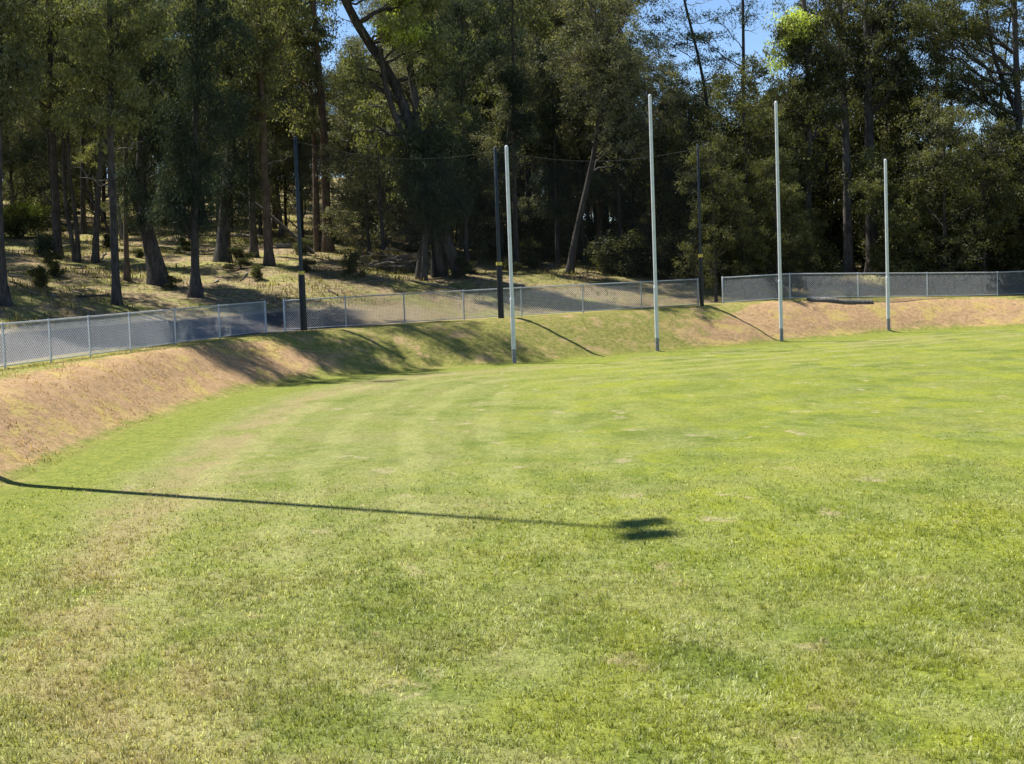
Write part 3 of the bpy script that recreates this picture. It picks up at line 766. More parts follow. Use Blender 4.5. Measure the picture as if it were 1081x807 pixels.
# ================================================================ the trees that can be told apart
def build_heroes():
    hero("gum_tree", "tall slender gum with bare twigs on its stem standing just behind the left fence", (123, 322),
         [(121, 250), (118, 150), (116, 60), (113, -60), (116, -190)], 9, [(100, 60, 45, 45, 26), (140, 20, 50, 45, 26), (112, -60, 70, 55, 34), (95, 125, 40, 22, 9), (140, 115, 30, 25, 9), (120, -170, 75, 60, 40), (170, -120, 50, 50, 24)],
         bark="bark", seed=1, twigs=22)
    hero("gum_tree", "thin brown gum stem close behind the tall slender gum at the left fence", (134, 296),
         [(132, 230), (131, 150), (134, 40), (140, -170)], 6, [(150, 20, 50, 55, 30), (150, 95, 32, 30, 12), (165, -140, 60, 60, 34), (200, -190, 45, 45, 24)], seed=2, bark="red_bark", twigs=8)
    hero("gum_tree", "dark straight gum with grass tuft at its foot on the left slope", (61, 273),
         [(59, 215), (56, 130), (51, 20), (49, -60)], 9, [(35, 90, 50, 40, 28), (60, 20, 60, 45, 34), (20, 20, 45, 50, 26)], seed=3)
    hero("sapling", "thin twin stemmed sapling with curved dark stems between two left trunks", (82, 277),
         [(82, 250), (77, 215), (73, 175), (72, 120)], 6, [(70, 115, 32, 32, 18)], seed=4,
         stems=[dict(pts=[(79, 278, 0), (77, 252, 0), (69, 222, 0), (66, 170, .2), (64, 120, .3)], w0=5, w1=3)], twigs=5)
    hero("gum_tree", "dark leaning gum trunk left of the tall slender gum, branch pointing down its side", (100, 278),
         [(102, 235), (104, 185), (107, 110), (110, 30)], 7.5, [(100, 95, 40, 35, 20), (120, 40, 45, 40, 22)], seed=5,
         stems=[dict(pts=[(103, 215, 0), (112, 240, .2), (118, 252, .3)], w0=3, w1=2), dict(pts=[(103, 222, 0), (90, 200, .2), (84, 196, .3)], w0=3, w1=1.5)])
    hero("sheoak_tree", "broad flared old trunk under dark drooping foliage behind the left fence", (168, 300),
         [(160, 262), (150, 228), (148, 180), (152, 110)], 18, [(147, 205, 22, 38, 26), (155, 140, 36, 48, 44), (170, 85, 42, 40, 36)],
         "oak", seed=6, flare=1.7, tipw=8)
    hero("sheoak_tree", "dense dark weeping tree with thin straight trunk beside the left fence's end", (206, 314),
         [(206, 265), (206, 200), (206, 120), (208, 20), (211, -190)], 9, [(200, 195, 32, 45, 44), (212, 120, 45, 60, 64), (215, 40, 45, 45, 44), (186, 225, 20, 30, 18), (212, -50, 40, 60, 40), (212, -150, 30, 55, 26), (245, -165, 45, 50, 28), (275, -140, 35, 40, 18)],
         "oak", seed=7, flare=2.2)
    hero("sheoak_tree", "dark weeping tree, foliage down to a short thick trunk, right of the thin one", (234, 276),
         [(235, 245), (240, 200), (245, 120), (246, 40)], 15, [(248, 195, 30, 48, 46), (250, 115, 40, 50, 50), (245, 50, 42, 40, 36)], "oak", seed=8, tipw=6)
    hero("gum_tree", "reddish brown straight trunk standing clear left of the first black net pole", (284, 281),
         [(281, 220), (278, 150), (274, 50), (271, -50)], 10, [(262, 60, 40, 50, 34), (285, 10, 50, 50, 36), (270, 120, 26, 24, 10)], bark="red_bark", seed=9, twigs=6)
    hero("gum_tree", "dark thin trunk just left of the reddish straight trunk", (268, 271),
         [(266, 225), (265, 160), (261, 60), (258, -30)], 8, [(250, 70, 38, 45, 26), (262, 5, 45, 45, 28)], seed=10)
    hero("gum_tree", "tall thick brown gum right of the first net pole with long thin upper stem", (346, 266),
         [(344, 215), (343, 150), (338, 90), (333, 40), (328, -40)], 11, [(312, 60, 38, 50, 32), (328, 20, 34, 50, 26), (335, -50, 70, 40, 30), (322, 125, 26, 20, 8)],
         bark="red_bark", seed=11, tipw=5, stems=[dict(pts=[(334, 268, .2), (333, 215, .3), (331, 150, .4), (326, 90, .6)], w0=8, w1=4)])
    hero("gum_tree", "dark upright trunk behind the sunlit brush heap", (394, 253),
         [(396, 210), (399, 160), (401, 90), (400, 10)], 11, [(385, 125, 34, 34, 24), (400, 90, 26, 26, 12), (375, 165, 26, 24, 12)], "olive", seed=12)
    # the old gum with the split, hollow base
    old = hero("old_gum_tree", "big old gum with split hollow base and forked limb arching left", (466, 290),
         [(463, 255), (457, 215), (447, 175), (437, 150), (428, 112), (412, 75), (386, 42), (362, 0), (346, -45)], 15,
         [(350, -30, 50, 35, 30), (432, 20, 38, 45, 34), (455, 60, 26, 36, 18), (440, -30, 50, 35, 24), (480, -50, 60, 40, 26), (415, -95, 70, 40, 26), (430, -150, 60, 45, 34), (475, -120, 50, 45, 26), (380, 80, 22, 26, 10), (400, 130, 34, 36, 16, .8), (462, 130, 26, 30, 14), (430, 190, 24, 26, 12)],
         bark="bark", seed=13, tipw=8, flare=1.0, twigs=8, depth=67,
         lit_lime=[(424, 22, 22, 28)],
         stems=[dict(pts=[(442, 165, 0), (441, 120, .2), (434, 82, .3), (429, 45, .4), (424, 5, .4), (420, -50, .4)], w0=9, w1=5),
                dict(pts=[(446, 185, -.1), (424, 140, -.2), (411, 108, -.3), (405, 80, -.2), (402, 52, 0)], w0=7, w1=5),
                dict(pts=[(447, 190, .1), (458, 120, .2), (462, 90, .4), (470, 60, .5)], w0=6, w1=3),
                dict(pts=[(443, 294, -.35), (446, 270, -.3), (452, 245, -.1), (457, 205, 0)], w0=10, w1=8),
                dict(pts=[(486, 292, -.35), (477, 270, -.3), (468, 245, -.1), (459, 205, 0)], w0=14, w1=8)])
    mb = MB(); Y = old.location[1]
    q0 = at_depth(461, 292, Y) - np.array(old.location); q1 = at_depth(457, 238, Y) - np.array(old.location)
    mb.tube(resample([q0 + np.array((0, -.05, 0)), q1 + np.array((0, .1, 0))], 6), np.linspace(.27, .08, 6), 8)
    mb.build("hollow", M["hollow_dark"], old, smooth=True)  # solid dark tube, painted shade of the opening between the two legs
    hero("sheoak_tree", "dark weeping tree hanging in front of the hollow gum's trunk", (447, 293),
         [(449, 255), (452, 200), (454, 140)], 7, [(458, 198, 30, 40, 54), (470, 222, 24, 24, 26), (438, 172, 24, 36, 28), (452, 150, 24, 26, 20)], "oak", seed=41, depth=65.6)
    hero("sheoak_tree", "tall dense blackish green tree right of the old hollow gum", (499, 263),
         [(500, 200), (501, 120), (502, 20), (503, -40)], 9, [(490, 150, 34, 50, 60), (505, 90, 38, 50, 60), (512, 190, 28, 45, 40), (498, 30, 38, 40, 40), (460, 205, 28, 36, 44, -2.2), (478, 180, 28, 40, 36, -1.2)], "oak", seed=14)
    hero("gum_tree", "slim trunk with pale sunlit streak right of the old hollow gum", (487, 262),
         [(487, 220), (488, 160), (484, 80)], 8, [(478, 100, 28, 40, 18)], bark="pale_bark", seed=15)
    hero("wattle_tree", "dark slim trunk seen just right of the shorter left goal post", (557, 268),
         [(558, 215), (557, 150), (556, 90)], 8, [(560, 105, 42, 42, 36), (545, 60, 40, 40, 28)], "olive", seed=16)
    hero("wattle_tree", "dark thin trunk left of the leaning one, between the left goal posts", (580, 268),
         [(584, 220), (588, 170), (592, 110), (598, 0)], 8, [(590, 95, 48, 40, 38), (600, 150, 30, 30, 14), (590, 20, 50, 40, 34), (565, 150, 30, 30, 14)], "olive", seed=17)
    hero("leaning_gum_tree", "dark trunk leaning right, behind the fence between the two left goal posts", (600, 289),
         [(607, 250), (618, 205), (627, 165), (634, 110), (645, 60)], 8, [(640, 100, 52, 40, 44), (660, 60, 50, 40, 36), (610, 60, 45, 40, 32), (655, 150, 40, 28, 18), (640, -10, 60, 40, 40)], "olive", seed=18)
    hero("wattle_tree", "thin straight dark stem just left of the tall left goal post", (668, 262),
         [(668, 210), (668, 150), (670, 80)], 6, [(690, 95, 45, 38, 36), (715, 130, 42, 40, 34), (690, 160, 40, 30, 18)], "olive", seed=19)
    hero("wattle_tree", "rounded grey green tree behind the black net pole on the right", (726, 268),
         [(726, 215), (724, 160), (722, 110)], 8, [(718, 120, 40, 34, 34), (735, 175, 36, 36, 26), (700, 80, 30, 30, 18)], "olive", seed=20)
    hero("tall_thin_gum", "tall thin dark tree with flat sparse tiers against the open sky", (783, 268),
         [(784, 200), (785, 120), (785, 50), (783, -30)], 6, [(752, 38, 26, 6, 9), (760, 58, 26, 7, 10), (745, 20, 20, 6, 6), (800, 72, 18, 8, 5), (790, 15, 26, 14, 12), (775, 85, 20, 5, 5), (790, -25, 40, 20, 14)],
         "sparse", leaf="oak", seed=21, twigs=10, depth=84)
    hero("tall_thin_gum", "thin curving dark tree with sparse leaves left of the straight tall one against the sky", (752, 268),
         [(752, 190), (748, 120), (738, 60), (722, 0), (715, -40)], 5, [(712, 18, 20, 12, 9), (735, 45, 22, 10, 10), (700, 55, 16, 10, 7), (762, 92, 24, 12, 10), (725, 88, 22, 10, 9), (728, -15, 24, 14, 8), (690, 30, 22, 16, 10), (745, 70, 26, 12, 12), (722, 40, 22, 10, 9)],
         "sparse", leaf="oak", seed=42, twigs=10, depth=86)
    hero("gum_tree", "gum with bright lime young leaves beside the tall right goal post", (852, 282),
         [(852, 200), (854, 120), (852, 40), (848, -20)], 10, [(838, 28, 24, 24, 22), (825, 58, 20, 12, 10), (862, 60, 36, 40, 34), (850, 110, 42, 36, 34), (835, 165, 36, 34, 26)], leaf="dark", seed=22,
         lit_lime=[(840, 20, 19, 20), (818, 60, 14, 12)], depth=75)
    hero("gum_tree", "grey trunked tall gum, left one of the pair behind the right goal posts", (896, 288),
         [(894, 215), (893, 140), (889, 60), (886, -30)], 11, [(880, 50, 50, 45, 46), (895, 0, 60, 35, 34), (870, 110, 30, 26, 14)], bark="pale_bark", leaf="dark", seed=23)
    hero("gum_tree", "thick dark tall gum behind the shorter right goal post", (922, 290),
         [(919, 215), (917, 140), (915, 60), (913, -30)], 14, [(930, 50, 50, 45, 50), (955, 10, 55, 40, 38), (940, 100, 40, 22, 18)], leaf="dark", seed=24)
    hero("gum_tree", "dark gum near the right edge with open crown showing sky", (1076, 292),
         [(1075, 215), (1074, 140), (1072, 60), (1069, -30)], 11, [(1045, 15, 45, 30, 26), (1000, 85, 42, 26, 24), (990, 30, 42, 34, 30), (1060, 100, 36, 24, 14)], leaf="dark", seed=25,
         stems=[dict(pts=[(1074, 120, 0), (1062, 90, .3), (1050, 50, .5), (1045, 10, .5)], w0=6, w1=3)])
    hero("gum_tree", "dark flared trunk at the far left edge beside the track", (2, 323),
         [(0, 285), (-4, 220), (-6, 100), (-5, -160)], 14, [(0, 90, 40, 50, 30), (10, 10, 45, 50, 30), (30, -130, 65, 60, 36), (75, -180, 55, 50, 24)], seed=26, flare=1.7)
build_heroes()

# ---------------------------------------------------------------- the forest behind, and its undergrowth
def forest():
    r = np.random.default_rng(77)
    taken = [np.array(o.location[:2]) for o in COL.objects if o.type == 'EMPTY']
    def spot(u0, u1, y0, y1, gap, gumlike=False, low=False):
        for _ in range(60):
            Y = r.uniform(y0, y1); X = r.uniform(u0, u1) / F * Y
            u = X / Y * F
            if gumlike and -225 < u < -85: continue
            if low and 318 < u < 402 and Y < 82: continue
            if low and 28 < u < 100 and Y < 76: continue
            p = np.array((X, Y))
            if signed_dist([X], [Y])[0] < (12 if X < 2 else 6.3): continue
            if all(np.hypot(*(p - q)) > gap for q in taken):
                taken.append(p); return X, Y
        return None
    def fill(kind, n, u0, u1, y0, y1, gap, label, group, s0=.85, s1=1.15):
        for _ in range(n):
            s = spot(u0, u1, y0, y1, gap, kind in ('gum', 'darkgum'), 'wattle' in kind or kind == 'bush')
            if s: plant(kind, s[0], s[1], label, group, r, s0, s1)
    A = ("shaded gum tree crowded among others up the slope behind the left fence", "gum trees on the slope behind the left fence")
    fill("gum", 20, -620, -150, 78, 118, 2.8, *A, .8, 1.1)
    fill("gum", 44, -640, 60, 112, 175, 3.4, "far gum tree high on the hill beyond the left trunks", "gum trees high on the hill", .85, 1.15)
    fill("wattle", 44, -640, 80, 105, 165, 3.0, "far low wattle on the hill beyond the left trunks", "low wattles far up the hill", .8, 1.2)
    B = ("dark gum tree deep in the forest behind the goal net", "gum trees deep behind the goal net")
    fill("gum", 34, -180, 105, 78, 125, 2.4, *B, .85, 1.15)
    C_ = ("dark gum tree deep in the forest behind the right fence", "gum trees deep behind the right fence")
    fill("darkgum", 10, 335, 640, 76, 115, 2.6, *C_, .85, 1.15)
    D = ("low olive wattle tree in the shade behind the goal net", "wattle trees behind the goal net")
    fill("wattle", 26, -150, 170, 71, 105, 1.8, *D, .9, 1.2)
    fill("wattle", 30, -620, -180, 78, 112, 2.0, "low olive wattle tree among trunks up the left slope", "wattle trees up the left slope", .8, 1.1)
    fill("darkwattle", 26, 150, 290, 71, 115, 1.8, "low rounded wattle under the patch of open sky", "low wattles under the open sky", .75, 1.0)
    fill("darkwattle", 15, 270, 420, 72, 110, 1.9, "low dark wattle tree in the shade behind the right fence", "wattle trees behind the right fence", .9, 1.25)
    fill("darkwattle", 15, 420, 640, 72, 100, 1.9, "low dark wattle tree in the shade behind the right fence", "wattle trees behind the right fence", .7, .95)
    fill("oak", 14, -130, 150, 72, 105, 2.0, "narrow blackish weeping tree in the shade behind the goal net", "weeping trees behind the goal net", .8, 1.05)
    fill("oak", 14, -620, -250, 76, 105, 2.2, "narrow blackish weeping tree among trunks up the left slope", "weeping trees up the left slope", .8, 1.05)
    fill("wattle", 26, 40, 340, 118, 175, 3.0, "far dense tree closing the view between the trunks behind the goal", "far trees behind the goal", .8, 1.0)
    E_ = ("dark low wattle tree close behind the right fence", "wattle trees close behind the right fence")
    fill("darkwattle", 9, 215, 330, 65, 73, 1.8, *E_, .40, .6)
    fill("darkwattle", 12, 400, 650, 67, 74, 1.8, *E_, .6, .9)
    fill("wattle", 40, -640, 110, 172, 235, 3.5, "distant tree on the top of the hill seen between left trunks", "distant trees on the hill top", 1.2, 1.7)
    fill("gum", 9, -830, -575, 55, 74, 3.5, "tall gum standing on the left slope just beyond the photo's left edge", "gums beyond the left edge", .95, 1.2)
    fill("darkgum", 9, 640, 1000, 72, 105, 3.2, "gum tree standing beyond the photo's right edge", "gums beyond the right edge", .85, 1.1)
    fill("darkwattle", 16, 640, 1000, 70, 100, 2.2, "dark wattle tree beyond the photo's right edge", "wattles beyond the right edge", .8, 1.1)
    # undergrowth
    fill("bush", 20, 20, 260, 67, 88, 1.3, "small leafy bush in the shade beneath the trees behind the goal", "bushes beneath the trees behind the goal", .7, 1.1)
    fill("bush", 22, 270, 600, 72, 88, 1.4, "leafy green bush at the forest edge behind the right fence", "bushes at the forest edge behind the right fence", .9, 1.5)
    fill("bush", 12, -140, 30, 74, 100, 1.6, "low shaded bush around trunks behind the brush heap", "low bushes behind the brush heap", .6, 1.0)
    fill("bush", 15, -640, -160, 58, 84, 1.2, "small scrubby shrub on the litter between the left trunks", "scrubby shrubs among the left trunks", .18, .42)
    fill("bush", 7, -160, 60, 66, 76, .9, "small scrubby shrub on the slope near the brush heap", "scrubby shrubs near the brush heap", .2, .45)
    fill("bush", 10, -600, -200, 84, 120, 2.0, "low bush far up the left slope between trunks", "low bushes up the left slope", .5, .9)
forest()

def bush_at(px, py, rx, ry, n, label, seed, style="bush", leaf="bush", lit_lime=False, dens=1.0, depth=None, name="bush"):
    r = np.random.default_rng(seed)
    foot = on_ground(px, py)
    if depth: 
        f = at_depth(px, py, depth); foot = np.array((f[0], f[1], hz(f[0], f[1])))
    k = foot[1] / F
    root = tag(empty(name, foot), label, "bush")
    wood, leaves = MB(), MB()
    pth = resample([(0, 0, -.1), (0.05, 0, ry * k * .5), (0, 0, ry * k)], 6)
    wood.tube(pth, np.linspace(.05, .02, 6), 6)
    cl = ell(r, 0, 0, ry * k * 1.0, rx * k, min(rx, 45) * k * .8, ry * k, int(n * 1.8))
    cl = cl[cl[:, 2] > 0.15]
    branching(wood, leaves, pth, np.linspace(.05, .02, 6), cl, style, r, 0.9, dens, 0, (lambda m: m[2] > ry * k * 1.25) if lit_lime else None, 5)  # upper clumps coloured lime to paint the bush's sunlit top
    wood.build("stem", M["bark"], root, smooth=True)
    leaves.build("foliage", M[leaf], root, tint=True)
    return root
bush_at(24, 250, 34, 17, 40, "sunlit lime topped bush at the far left edge on the slope", 301, lit_lime=True)
bush_at(46, 270, 10, 9, 8, "small dark grass like shrub at the foot of the left gum", 302, style="oak", leaf="oak", name="shrub")
bush_at(1010, 286, 58, 70, 120, "big olive green bush behind the right fence, tallest of the bushes", 303, leaf="dark", depth=76)
bush_at(1066, 290, 30, 26, 34, "light green bush at the right edge above the fence", 304, depth=73)
bush_at(812, 284, 26, 34, 42, "green bush right of the last black net pole", 305, leaf="dark", depth=74)
bush_at(866, 287, 24, 20, 26, "low bush in front of the grey trunked gum behind the right fence", 306, leaf="dark", depth=73)
bush_at(645, 285, 20, 18, 26, "low bush right of the leaning trunk behind the fence", 307, leaf="olive", depth=73)
bush_at(975, 285, 34, 16, 30, "low dark bush spreading along the right fence top", 309, leaf="dark", depth=73)

# ---------------------------------------------------------------- brush heap and fallen timber
def brush():
    r = np.random.default_rng(9)
    foot = on_ground(405, 284)
    root = tag(empty("brush_heap", foot), "sunlit heap of cut branches and dry leaves beside the hollow gum", "brush heap")
    sticks, lv = MB(), MB()
    for i in range(60):
        a = r.uniform(-.5, .5) + (math.pi if r.random() < .5 else 0); L = r.uniform(.6, 1.9)
        c = np.array((r.normal(.4, .8), r.normal(0, .5), abs(r.normal(.25, .18))))
        e = np.array((math.cos(a), math.sin(a) * .7, r.uniform(-.15, .45))) * L / 2
        sticks.tube(bez(c - e, c + e, 0, r, 4, .04), np.linspace(r.uniform(.02, .06), .012, 4), 5)
    for i in range(36):
        c = np.array((r.normal(-.1, .9), r.normal(.1, .5), abs(r.normal(.35, .35))))
        clump(lv, c, "bush", r, .6, 0, .7)
    sticks.build("branches", M["dead"], root, smooth=True)
    lv.build("leaves", M["dryleaf"], root, tint=True)
M["dryleaf"] = leaf_material("dry_leaf", (0.10, 0.085, 0.035), (0.33, 0.26, 0.12), None, 0.05, 0.25)
brush()
def pole_px(name, label, cat, pts, w0, w1, mat, Y):
    P = [at_depth(px, py, Y + i * .25) for i, (px, py) in enumerate(pts)]
    base = P[0].copy(); k = Y / F
    mb = MB(); q = resample([p - base for p in P], 8)
    mb.tube(q, np.linspace(w0, w1, 8) * k / 2, 7, wobble=.05)
    o = mb.build(name, M[mat], smooth=True, loc=base)
    return tag(o, label, cat)
g0 = on_ground(330, 268)
pole_px("fallen_branch", "dead branch fallen diagonally across the trunks left of the first net pole", "branch",
        [(331, 268), (300, 240), (262, 208), (255, 205)], 5, 3, "bark", g0[1])
g0 = on_ground(401, 262)
pole_px("dead_sapling", "dead dark sapling leaning right behind the brush heap", "branch", [(400, 263), (415, 238), (432, 216)], 5, 3, "bark", g0[1])
for (a, b, lab) in (((228, 250), (276, 254), "pale fallen log lying on the slope behind the weeping tree"),
                    ((292, 262), (345, 258), "grey fallen log lying behind the first net pole")):
    p, q = on_ground(*a), on_ground(*b)
    q[1] = p[1] + .5; q[2] = hz(q[0], q[1])
    mb = MB(); up = np.array((0, 0, .08))
    mb.tube(resample([np.zeros(3) + up, (q - p) * .5 + up, q - p + up], 7), np.linspace(.12, .07, 7), 8, wobble=.06)
    tag(mb.build("fallen_log", M["dead"], smooth=True, loc=p), lab, "log")

def litter_sticks():
    r = np.random.default_rng(21); n = 0
    for _ in range(200):
        Y = r.uniform(55, 80); X = r.uniform(-620, 40) / F * Y
        if signed_dist([X], [Y])[0] < 9: continue
        a_ = r.uniform(0, 6.283); L = r.uniform(.7, 2.4); mb = MB(); z = hz(X, Y)
        t_ = np.linspace(-.5, .5, 6); x_ = math.cos(a_) * L * t_; y_ = math.sin(a_) * L * t_
        p_ = np.stack([x_, y_, height(X + x_, Y + y_) - z + .03 + .03 * r.random(6)], -1) + np.concatenate([r.normal(0, .04, (6, 2)), np.zeros((6, 1))], 1)
        mb.tube(p_, np.linspace(r.uniform(.025, .06), .012, 6), 5)
        tag(mb.build("fallen_stick", M["dead" if r.random() < .6 else "bark"], smooth=True, loc=(X, Y, z)), "fallen stick lying in the litter beneath the left trees", "stick", "fallen sticks beneath the left trees")
        n += 1
        if n >= 30: break
litter_sticks()

# ---------------------------------------------------------------- chain wire fences
FENCE_H = 1.10
def fence(name, label, pts, gap_px=None):
    """pts: fence post feet in plan. Posts, rails and woven wire are parts."""
    P = np.array([(x, y, hz(x, y)) for x, y in pts])
    org = P[0].copy()
    root = tag(empty(name, org), label, "fence")
    Q = P - org
    for i, q in enumerate(Q):
        mb = MB(); rr = .033 if i in (0, len(Q) - 1) else .026
        mb.tube([q + (0, 0, -.3), q + (0, 0, FENCE_H * .5), q + (0, 0, FENCE_H + .01), q + (0, 0, FENCE_H + .025)], [rr, rr, rr, rr * .55], 10)
        mb.build("fence_post", M["galv"], root, smooth=True)
    for nm, h, rr in (("top_rail", FENCE_H - .015, .021), ("bottom_rail", .07, .016)):
        mb = MB()
        for a, b in zip(Q[:-1], Q[1:]):
            d = (b - a) / np.linalg.norm(b - a)
            n = np.array((d[1], -d[0], 0)) * .03 * 0
            mb.tube([a + (0, 0, h) + n, b + (0, 0, h) + n], [rr, rr], 8)
        mb.build(nm, M["galv"], root, smooth=True)
    mb = MB(); pitch = .088; z0, z1 = .08, FENCE_H - .02; wr = .0047
    for a, b in zip(Q[:-1], Q[1:]):
        L = np.linalg.norm((b - a)[:2]); d = (b - a) / L; H = z1 - z0
        nrm = np.array((d[1], -d[0], 0)); nrm /= np.linalg.norm(nrm)
        s = np.arange(-H, L, pitch * 1.0)
        for sg in (1, -1):
            st = s if sg == 1 else s + H
            s0 = st.copy(); s1 = st + sg * H; t0 = np.zeros(len(st)); t1 = np.ones(len(st))
            def clipw(s0, s1, t0, t1):
                # clip s into [0, L]
                ds = s1 - s0
                lo = np.where(ds > 0, (0 - s0) / ds, (L - s0) / ds); hi = np.where(ds > 0, (L - s0) / ds, (0 - s0) / ds)
                return np.maximum(lo, 0), np.minimum(hi, 1)
            lo, hi = clipw(s0, s1, t0, t1)
            ok = hi - lo > .02
            S0 = s0[ok] + (s1 - s0)[ok] * lo[ok]; S1 = s0[ok] + (s1 - s0)[ok] * hi[ok]
            Z0 = z0 + H * lo[ok]; Z1 = z0 + H * hi[ok]
            n = len(S0)
            off = nrm * (.028 + .003 * sg)
            p0 = a + d * S0[:, None] + np.array((0, 0, 1)) * Z0[:, None] + off
            p1 = a + d * S1[:, None] + np.array((0, 0, 1)) * Z1[:, None] + off
            dd = (p1 - p0) / np.linalg.norm(p1 - p0, axis=1)[:, None]
            u = np.cross(dd, nrm)
            v = []
            for k in range(3):
                an = k * 2.0944
                o_ = (u * math.cos(an) + nrm * math.sin(an)) * wr
                v += [p0 + o_, p1 + o_]
            v = np.stack(v, 1).reshape(-1, 3)
            bs = np.arange(n)[:, None] * 6
            f = np.concatenate([bs + np.array([[0, 2, 3, 1]]), bs + np.array([[2, 4, 5, 3]]), bs + np.array([[4, 0, 1, 5]])])
            mb.add(v, f)
    mb.build("wire_mesh", M["wire"], root)
    return root
def plan(px, Y): return ((px - 540.5) / F * Y, Y)
# left arm: the depth of each post follows a straight line in plan
def along(pxs, A, B):
    """Points of segment A-B (plan) seen at photo columns pxs (roll taken at mid fence height)."""
    out = []
    for px in pxs:
        d = ray(px, 350 if px < 320 else 310); k = d[0] / d[1]
        t = (k * A[1] - A[0]) / ((B[0] - A[0]) - k * (B[1] - A[1]))
        out.append((A[0] + (B[0] - A[0]) * t, A[1] + (B[1] - A[1]) * t))
    return out
def col(px, py, Y):
    p = at_depth(px, py, Y); return (p[0], p[1])
LA, LB = col(3, 388, 36.6), col(281, 349, 53.0)
lp = along([3, 52, 94, 137, 185, 232, 281], LA, LB)
ext = [(lp[0][0] + (lp[0][0] - lp[1][0]) * k * .9, lp[0][1] + (lp[0][1] - lp[1][1]) * k * .9) for k in (4, 3, 2, 1)]
fence("chain_wire_fence", "galvanised chain wire fence on the left bank beside the grey track", ext + lp)
MA, MC, MB_ = col(301, 348, 53.4), col(527, 333, 56.6), col(737, 322, 61.2)
fence("chain_wire_fence", "galvanised chain wire fence behind the goal, between first and last black net poles",
      along([301, 364, 426, 489], MA, MC) + along([550, 615, 677, 737], MC, MB_))
RA, RB = col(763, 319, 62.8), col(1053, 312.5, 68.6)
rp = along([763, 834, 906, 979, 1053], RA, RB)
rp.append((rp[-1][0] * 2 - rp[-2][0], rp[-1][1] * 2 - rp[-2][1]))
rp.append((rp[-1][0] * 2 - rp[-2][0], rp[-1][1] * 2 - rp[-2][1] - .3))
fence("chain_wire_fence", "galvanised chain wire fence on the right bank ending near the last net pole", rp)

# ---------------------------------------------------------------- goal posts
def goal_post(name, label, foot, top, Y, w, joint):
    p = at_depth(foot[0], foot[1], Y); x, y = p[0], p[1]; z = hz(x, y)
    h = (foot[1] - top[1]) * Y / F + p[2] - z
    root = tag(empty(name, (x, y, z)), label, "goal post", "goal posts along the goal line")
    k = w * Y / F / 2
    mb = MB()
    mb.tube([(0, 0, -.3), (0, 0, joint - .05)], [k * 1.18, k * 1.18], 14)
    mb.tube([(0, 0, joint - .06), (0, 0, joint), (0, 0, joint + .03)], [k * 1.25, k * 1.25, k * 1.02], 14)
    mb.tube([(0, 0, joint + .01), (0, 0, h - .05), (0, 0, h), (0, 0, h + .03)], [k, k * .94, k * .9, k * .35], 14)
    mb.build("pole", M["post"], root, smooth=True)
    s = MB(); s.tube([(0, 0, -.28), (0, 0, .46), (0, 0, .48)], [k * 1.20, k * 1.20, k * 1.17], 14)
    s.build("ground_sleeve", M["sleeve"], root, smooth=True)
goal_post("goal_post", "shorter white post at the left end of the goal line", (543, 385), (535, 156), 51.8, 3.9, 2.2)
goal_post("goal_post", "tall white goal post left of centre, the tallest post in view", (694, 370), (683, 103), 55.5, 3.6, 2.35)
goal_post("goal_post", "tall white goal post right of centre, in front of the gap in the fence", (825, 359), (815, 110), 59.3, 3.5, 2.35)
goal_post("goal_post", "shorter white post at the right end of the goal line", (938, 353), (932, 170), 63.2, 3.3, 2.2)

# ---------------------------------------------------------------- net poles, nets
def net_pole(label, foot, top, Y, w):
    p = at_depth(foot[0], foot[1], Y); x, y = p[0], p[1]; z = hz(x, y)
    h = (foot[1] - top[1]) * Y / F; k = w * Y / F / 2
    root = tag(empty("net_pole", (x, y, z)), label, "pole", "black net poles behind the goal")
    mb = MB(); mb.tube([(0, 0, -.3), (0, 0, h * .5), (0, 0, h - .02), (0, 0, h)], [k * .9, k * .82, k * .75, k * .5], 12)
    mb.box((0, -.10, h - .12), (.04, .16, .05))
    mb.build("pole", M["navy"], root, smooth=True)
    s = MB(); s.tube([(0, 0, -.02), (0, 0, 1.9), (0, 0, 1.96)], [k * 1.35, k * 1.35, k * 1.2], 14)
    s.build("padding", M["pad"], root, smooth=True)
    b = MB(); b.tube([(0, 0, 1.955), (0, 0, 2.08)], [k * 1.40, k * 1.40], 14)
    b.build("tape_band", M["yellow"], root, smooth=True)
    return np.array((x, y, z)), h
np1, h1 = net_pole("black net pole with yellow band nearest the left, by the fence opening", (321, 350), (311, 147), 53.2, 5.2)
np2, h2 = net_pole("black net pole with yellow band in the middle, beside the shorter left goal post", (529, 334), (520, 155), 56.2, 4.7)
np3, h3 = net_pole("black net pole with pale band on the right, at the fence gap", (741, 322), (735, 153), 61.0, 3.2)
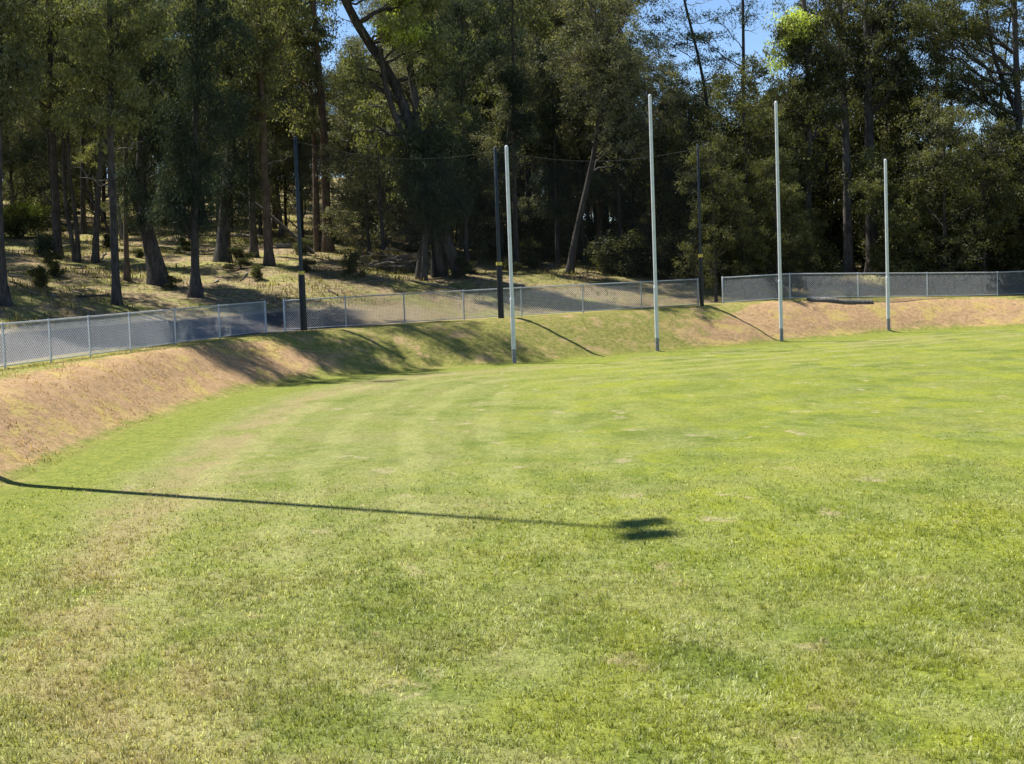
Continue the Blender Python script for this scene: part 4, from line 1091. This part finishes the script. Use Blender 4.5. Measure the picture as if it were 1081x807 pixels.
def net(label, A, ha, B, hb):
    L = np.linalg.norm((B - A)[:2])
    root = tag(empty("goal_net", A), label, "net")
    d = (B - A) / L
    n = 40; t = np.linspace(0, 1, n)
    def top(t_): return ha * (1 - t_) + hb * t_ - .16 - .42 * np.sin(math.pi * t_)
    nrm = np.array((d[1], -d[0], 0)) * .0
    mb = MB()
    pts = np.stack([(d * L * q + (0, 0, top(q))) for q in t])
    mb.tube(pts, .005, 5); mb.build("top_cable", M["cable"], root, smooth=True)
    # square mesh of cords
    m = MB(); st = .055; w = .0045
    def strip(p0, p1, side):
        n_ = len(p0)
        v = np.stack([p0 - side, p0 + side, p1 + side, p1 - side], 1).reshape(-1, 3)
        m.add(v, np.arange(n_)[:, None] * 4 + np.array([[0, 1, 2, 3]]))
    s = np.arange(st, L - st / 2, st) / L
    foot = np.stack([d * L * q for q in s]); gz = height(A[0] + foot[:, 0], A[1] + foot[:, 1]) - A[2]
    p0 = foot.copy(); p0[:, 2] = gz + .05
    p1 = foot.copy(); p1[:, 2] = foot[:, 2] + top(s)
    strip(p0, p1, np.array(d) * [1, 1, 0] * w * .5)
    H = max(ha, hb); zz = np.arange(.15, H - .2, st)
    tt = np.linspace(0, 1, 25)
    for z in zz:
        f = z / H
        c = np.stack([d * L * q + (0, 0, f * top(q)) for q in tt])
        strip(c[:-1], c[1:], np.array((0, 0, w * .5)))
    m.build("netting", M["net"], root)
net("sagging dark net hung between the left and middle black poles", np1, h1, np2, h2)
net("sagging dark net hung between the middle and right black poles", np2, h2, np3, h3)

# ---------------------------------------------------------------- sleeper on the right bank
p = np.array((12.55, 62.2 + (12.55 - 8.7) * .43 - .1, 0)); q = np.array((15.55, 62.2 + (15.55 - 8.7) * .43 - .1, 0))
p[2] = hz(p[0], p[1]); q[2] = hz(q[0], q[1])
mb = MB(); dd = q - p; L = np.linalg.norm(dd); ang = math.atan2(dd[1], dd[0])
sp = np.linspace(0, L, 9)
path = np.stack([np.cos(ang) * sp, np.sin(ang) * sp, dd[2] * sp / L - .05 + .02 * np.sin(sp * 1.7)], -1)
mb.tube(path, .17, 4, wobble=.10)
sl = mb.build("timber_sleeper", M["timber"], loc=p)
tag(sl, "long weathered timber edging set into the bank under the right fence", "timber")

# ---------------------------------------------------------------- floodlight pole beside the left fence (its shadow crosses the field)
def floodlight():
    ce, se = math.cos(SUN_EL), math.sin(SUN_EL)
    dirp = np.array(SUN_AZ) / np.hypot(*SUN_AZ)
    end = np.array((1.48, 18.2)); t = 14.2
    b = end + dirp * t
    z = hz(b[0], b[1]); H = t * math.tan(SUN_EL) - z
    root = tag(empty("floodlight_pole", (b[0], b[1], z)), "tall grey floodlight pole with twin lamps beside the left fence", "light pole")
    mb = MB(); mb.tube([(0, 0, -.3), (0, 0, H * .33), (0, 0, H * .66), (0, 0, H)], [.15, .125, .095, .065], 16)
    mb.tube([(0, 0, 0), (0, 0, .12)], [.24, .24], 16)
    mb.build("pole", M["galv"], root, smooth=True)
    mb = MB(); mb.box((0, 0, H + .03), (.09, 1.25, .09)); mb.build("crossarm", M["galv"], root)
    for s in (-1, 1):
        mb = MB()
        a = .55
        Mx = np.array([[math.cos(a), 0, -math.sin(a)], [0, 1, 0], [math.sin(a), 0, math.cos(a)]]).T
        mb.box((.12, s * .43, H - .10), (.92, .52, .18), M=Mx)
        mb.box((-.05, s * .43, H + .02), (.22, .30, .20), M=Mx)
        lamp = mb.build("floodlight", M["lampgrey"], root)
        g_ = MB(); g_.box(np.array((.12, s * .43, H - .10)) + Mx @ np.array((0, 0, -.096)), (.84, .46, .01), M=Mx)
        g_.build("lens", M["glass"], lamp)
floodlight()
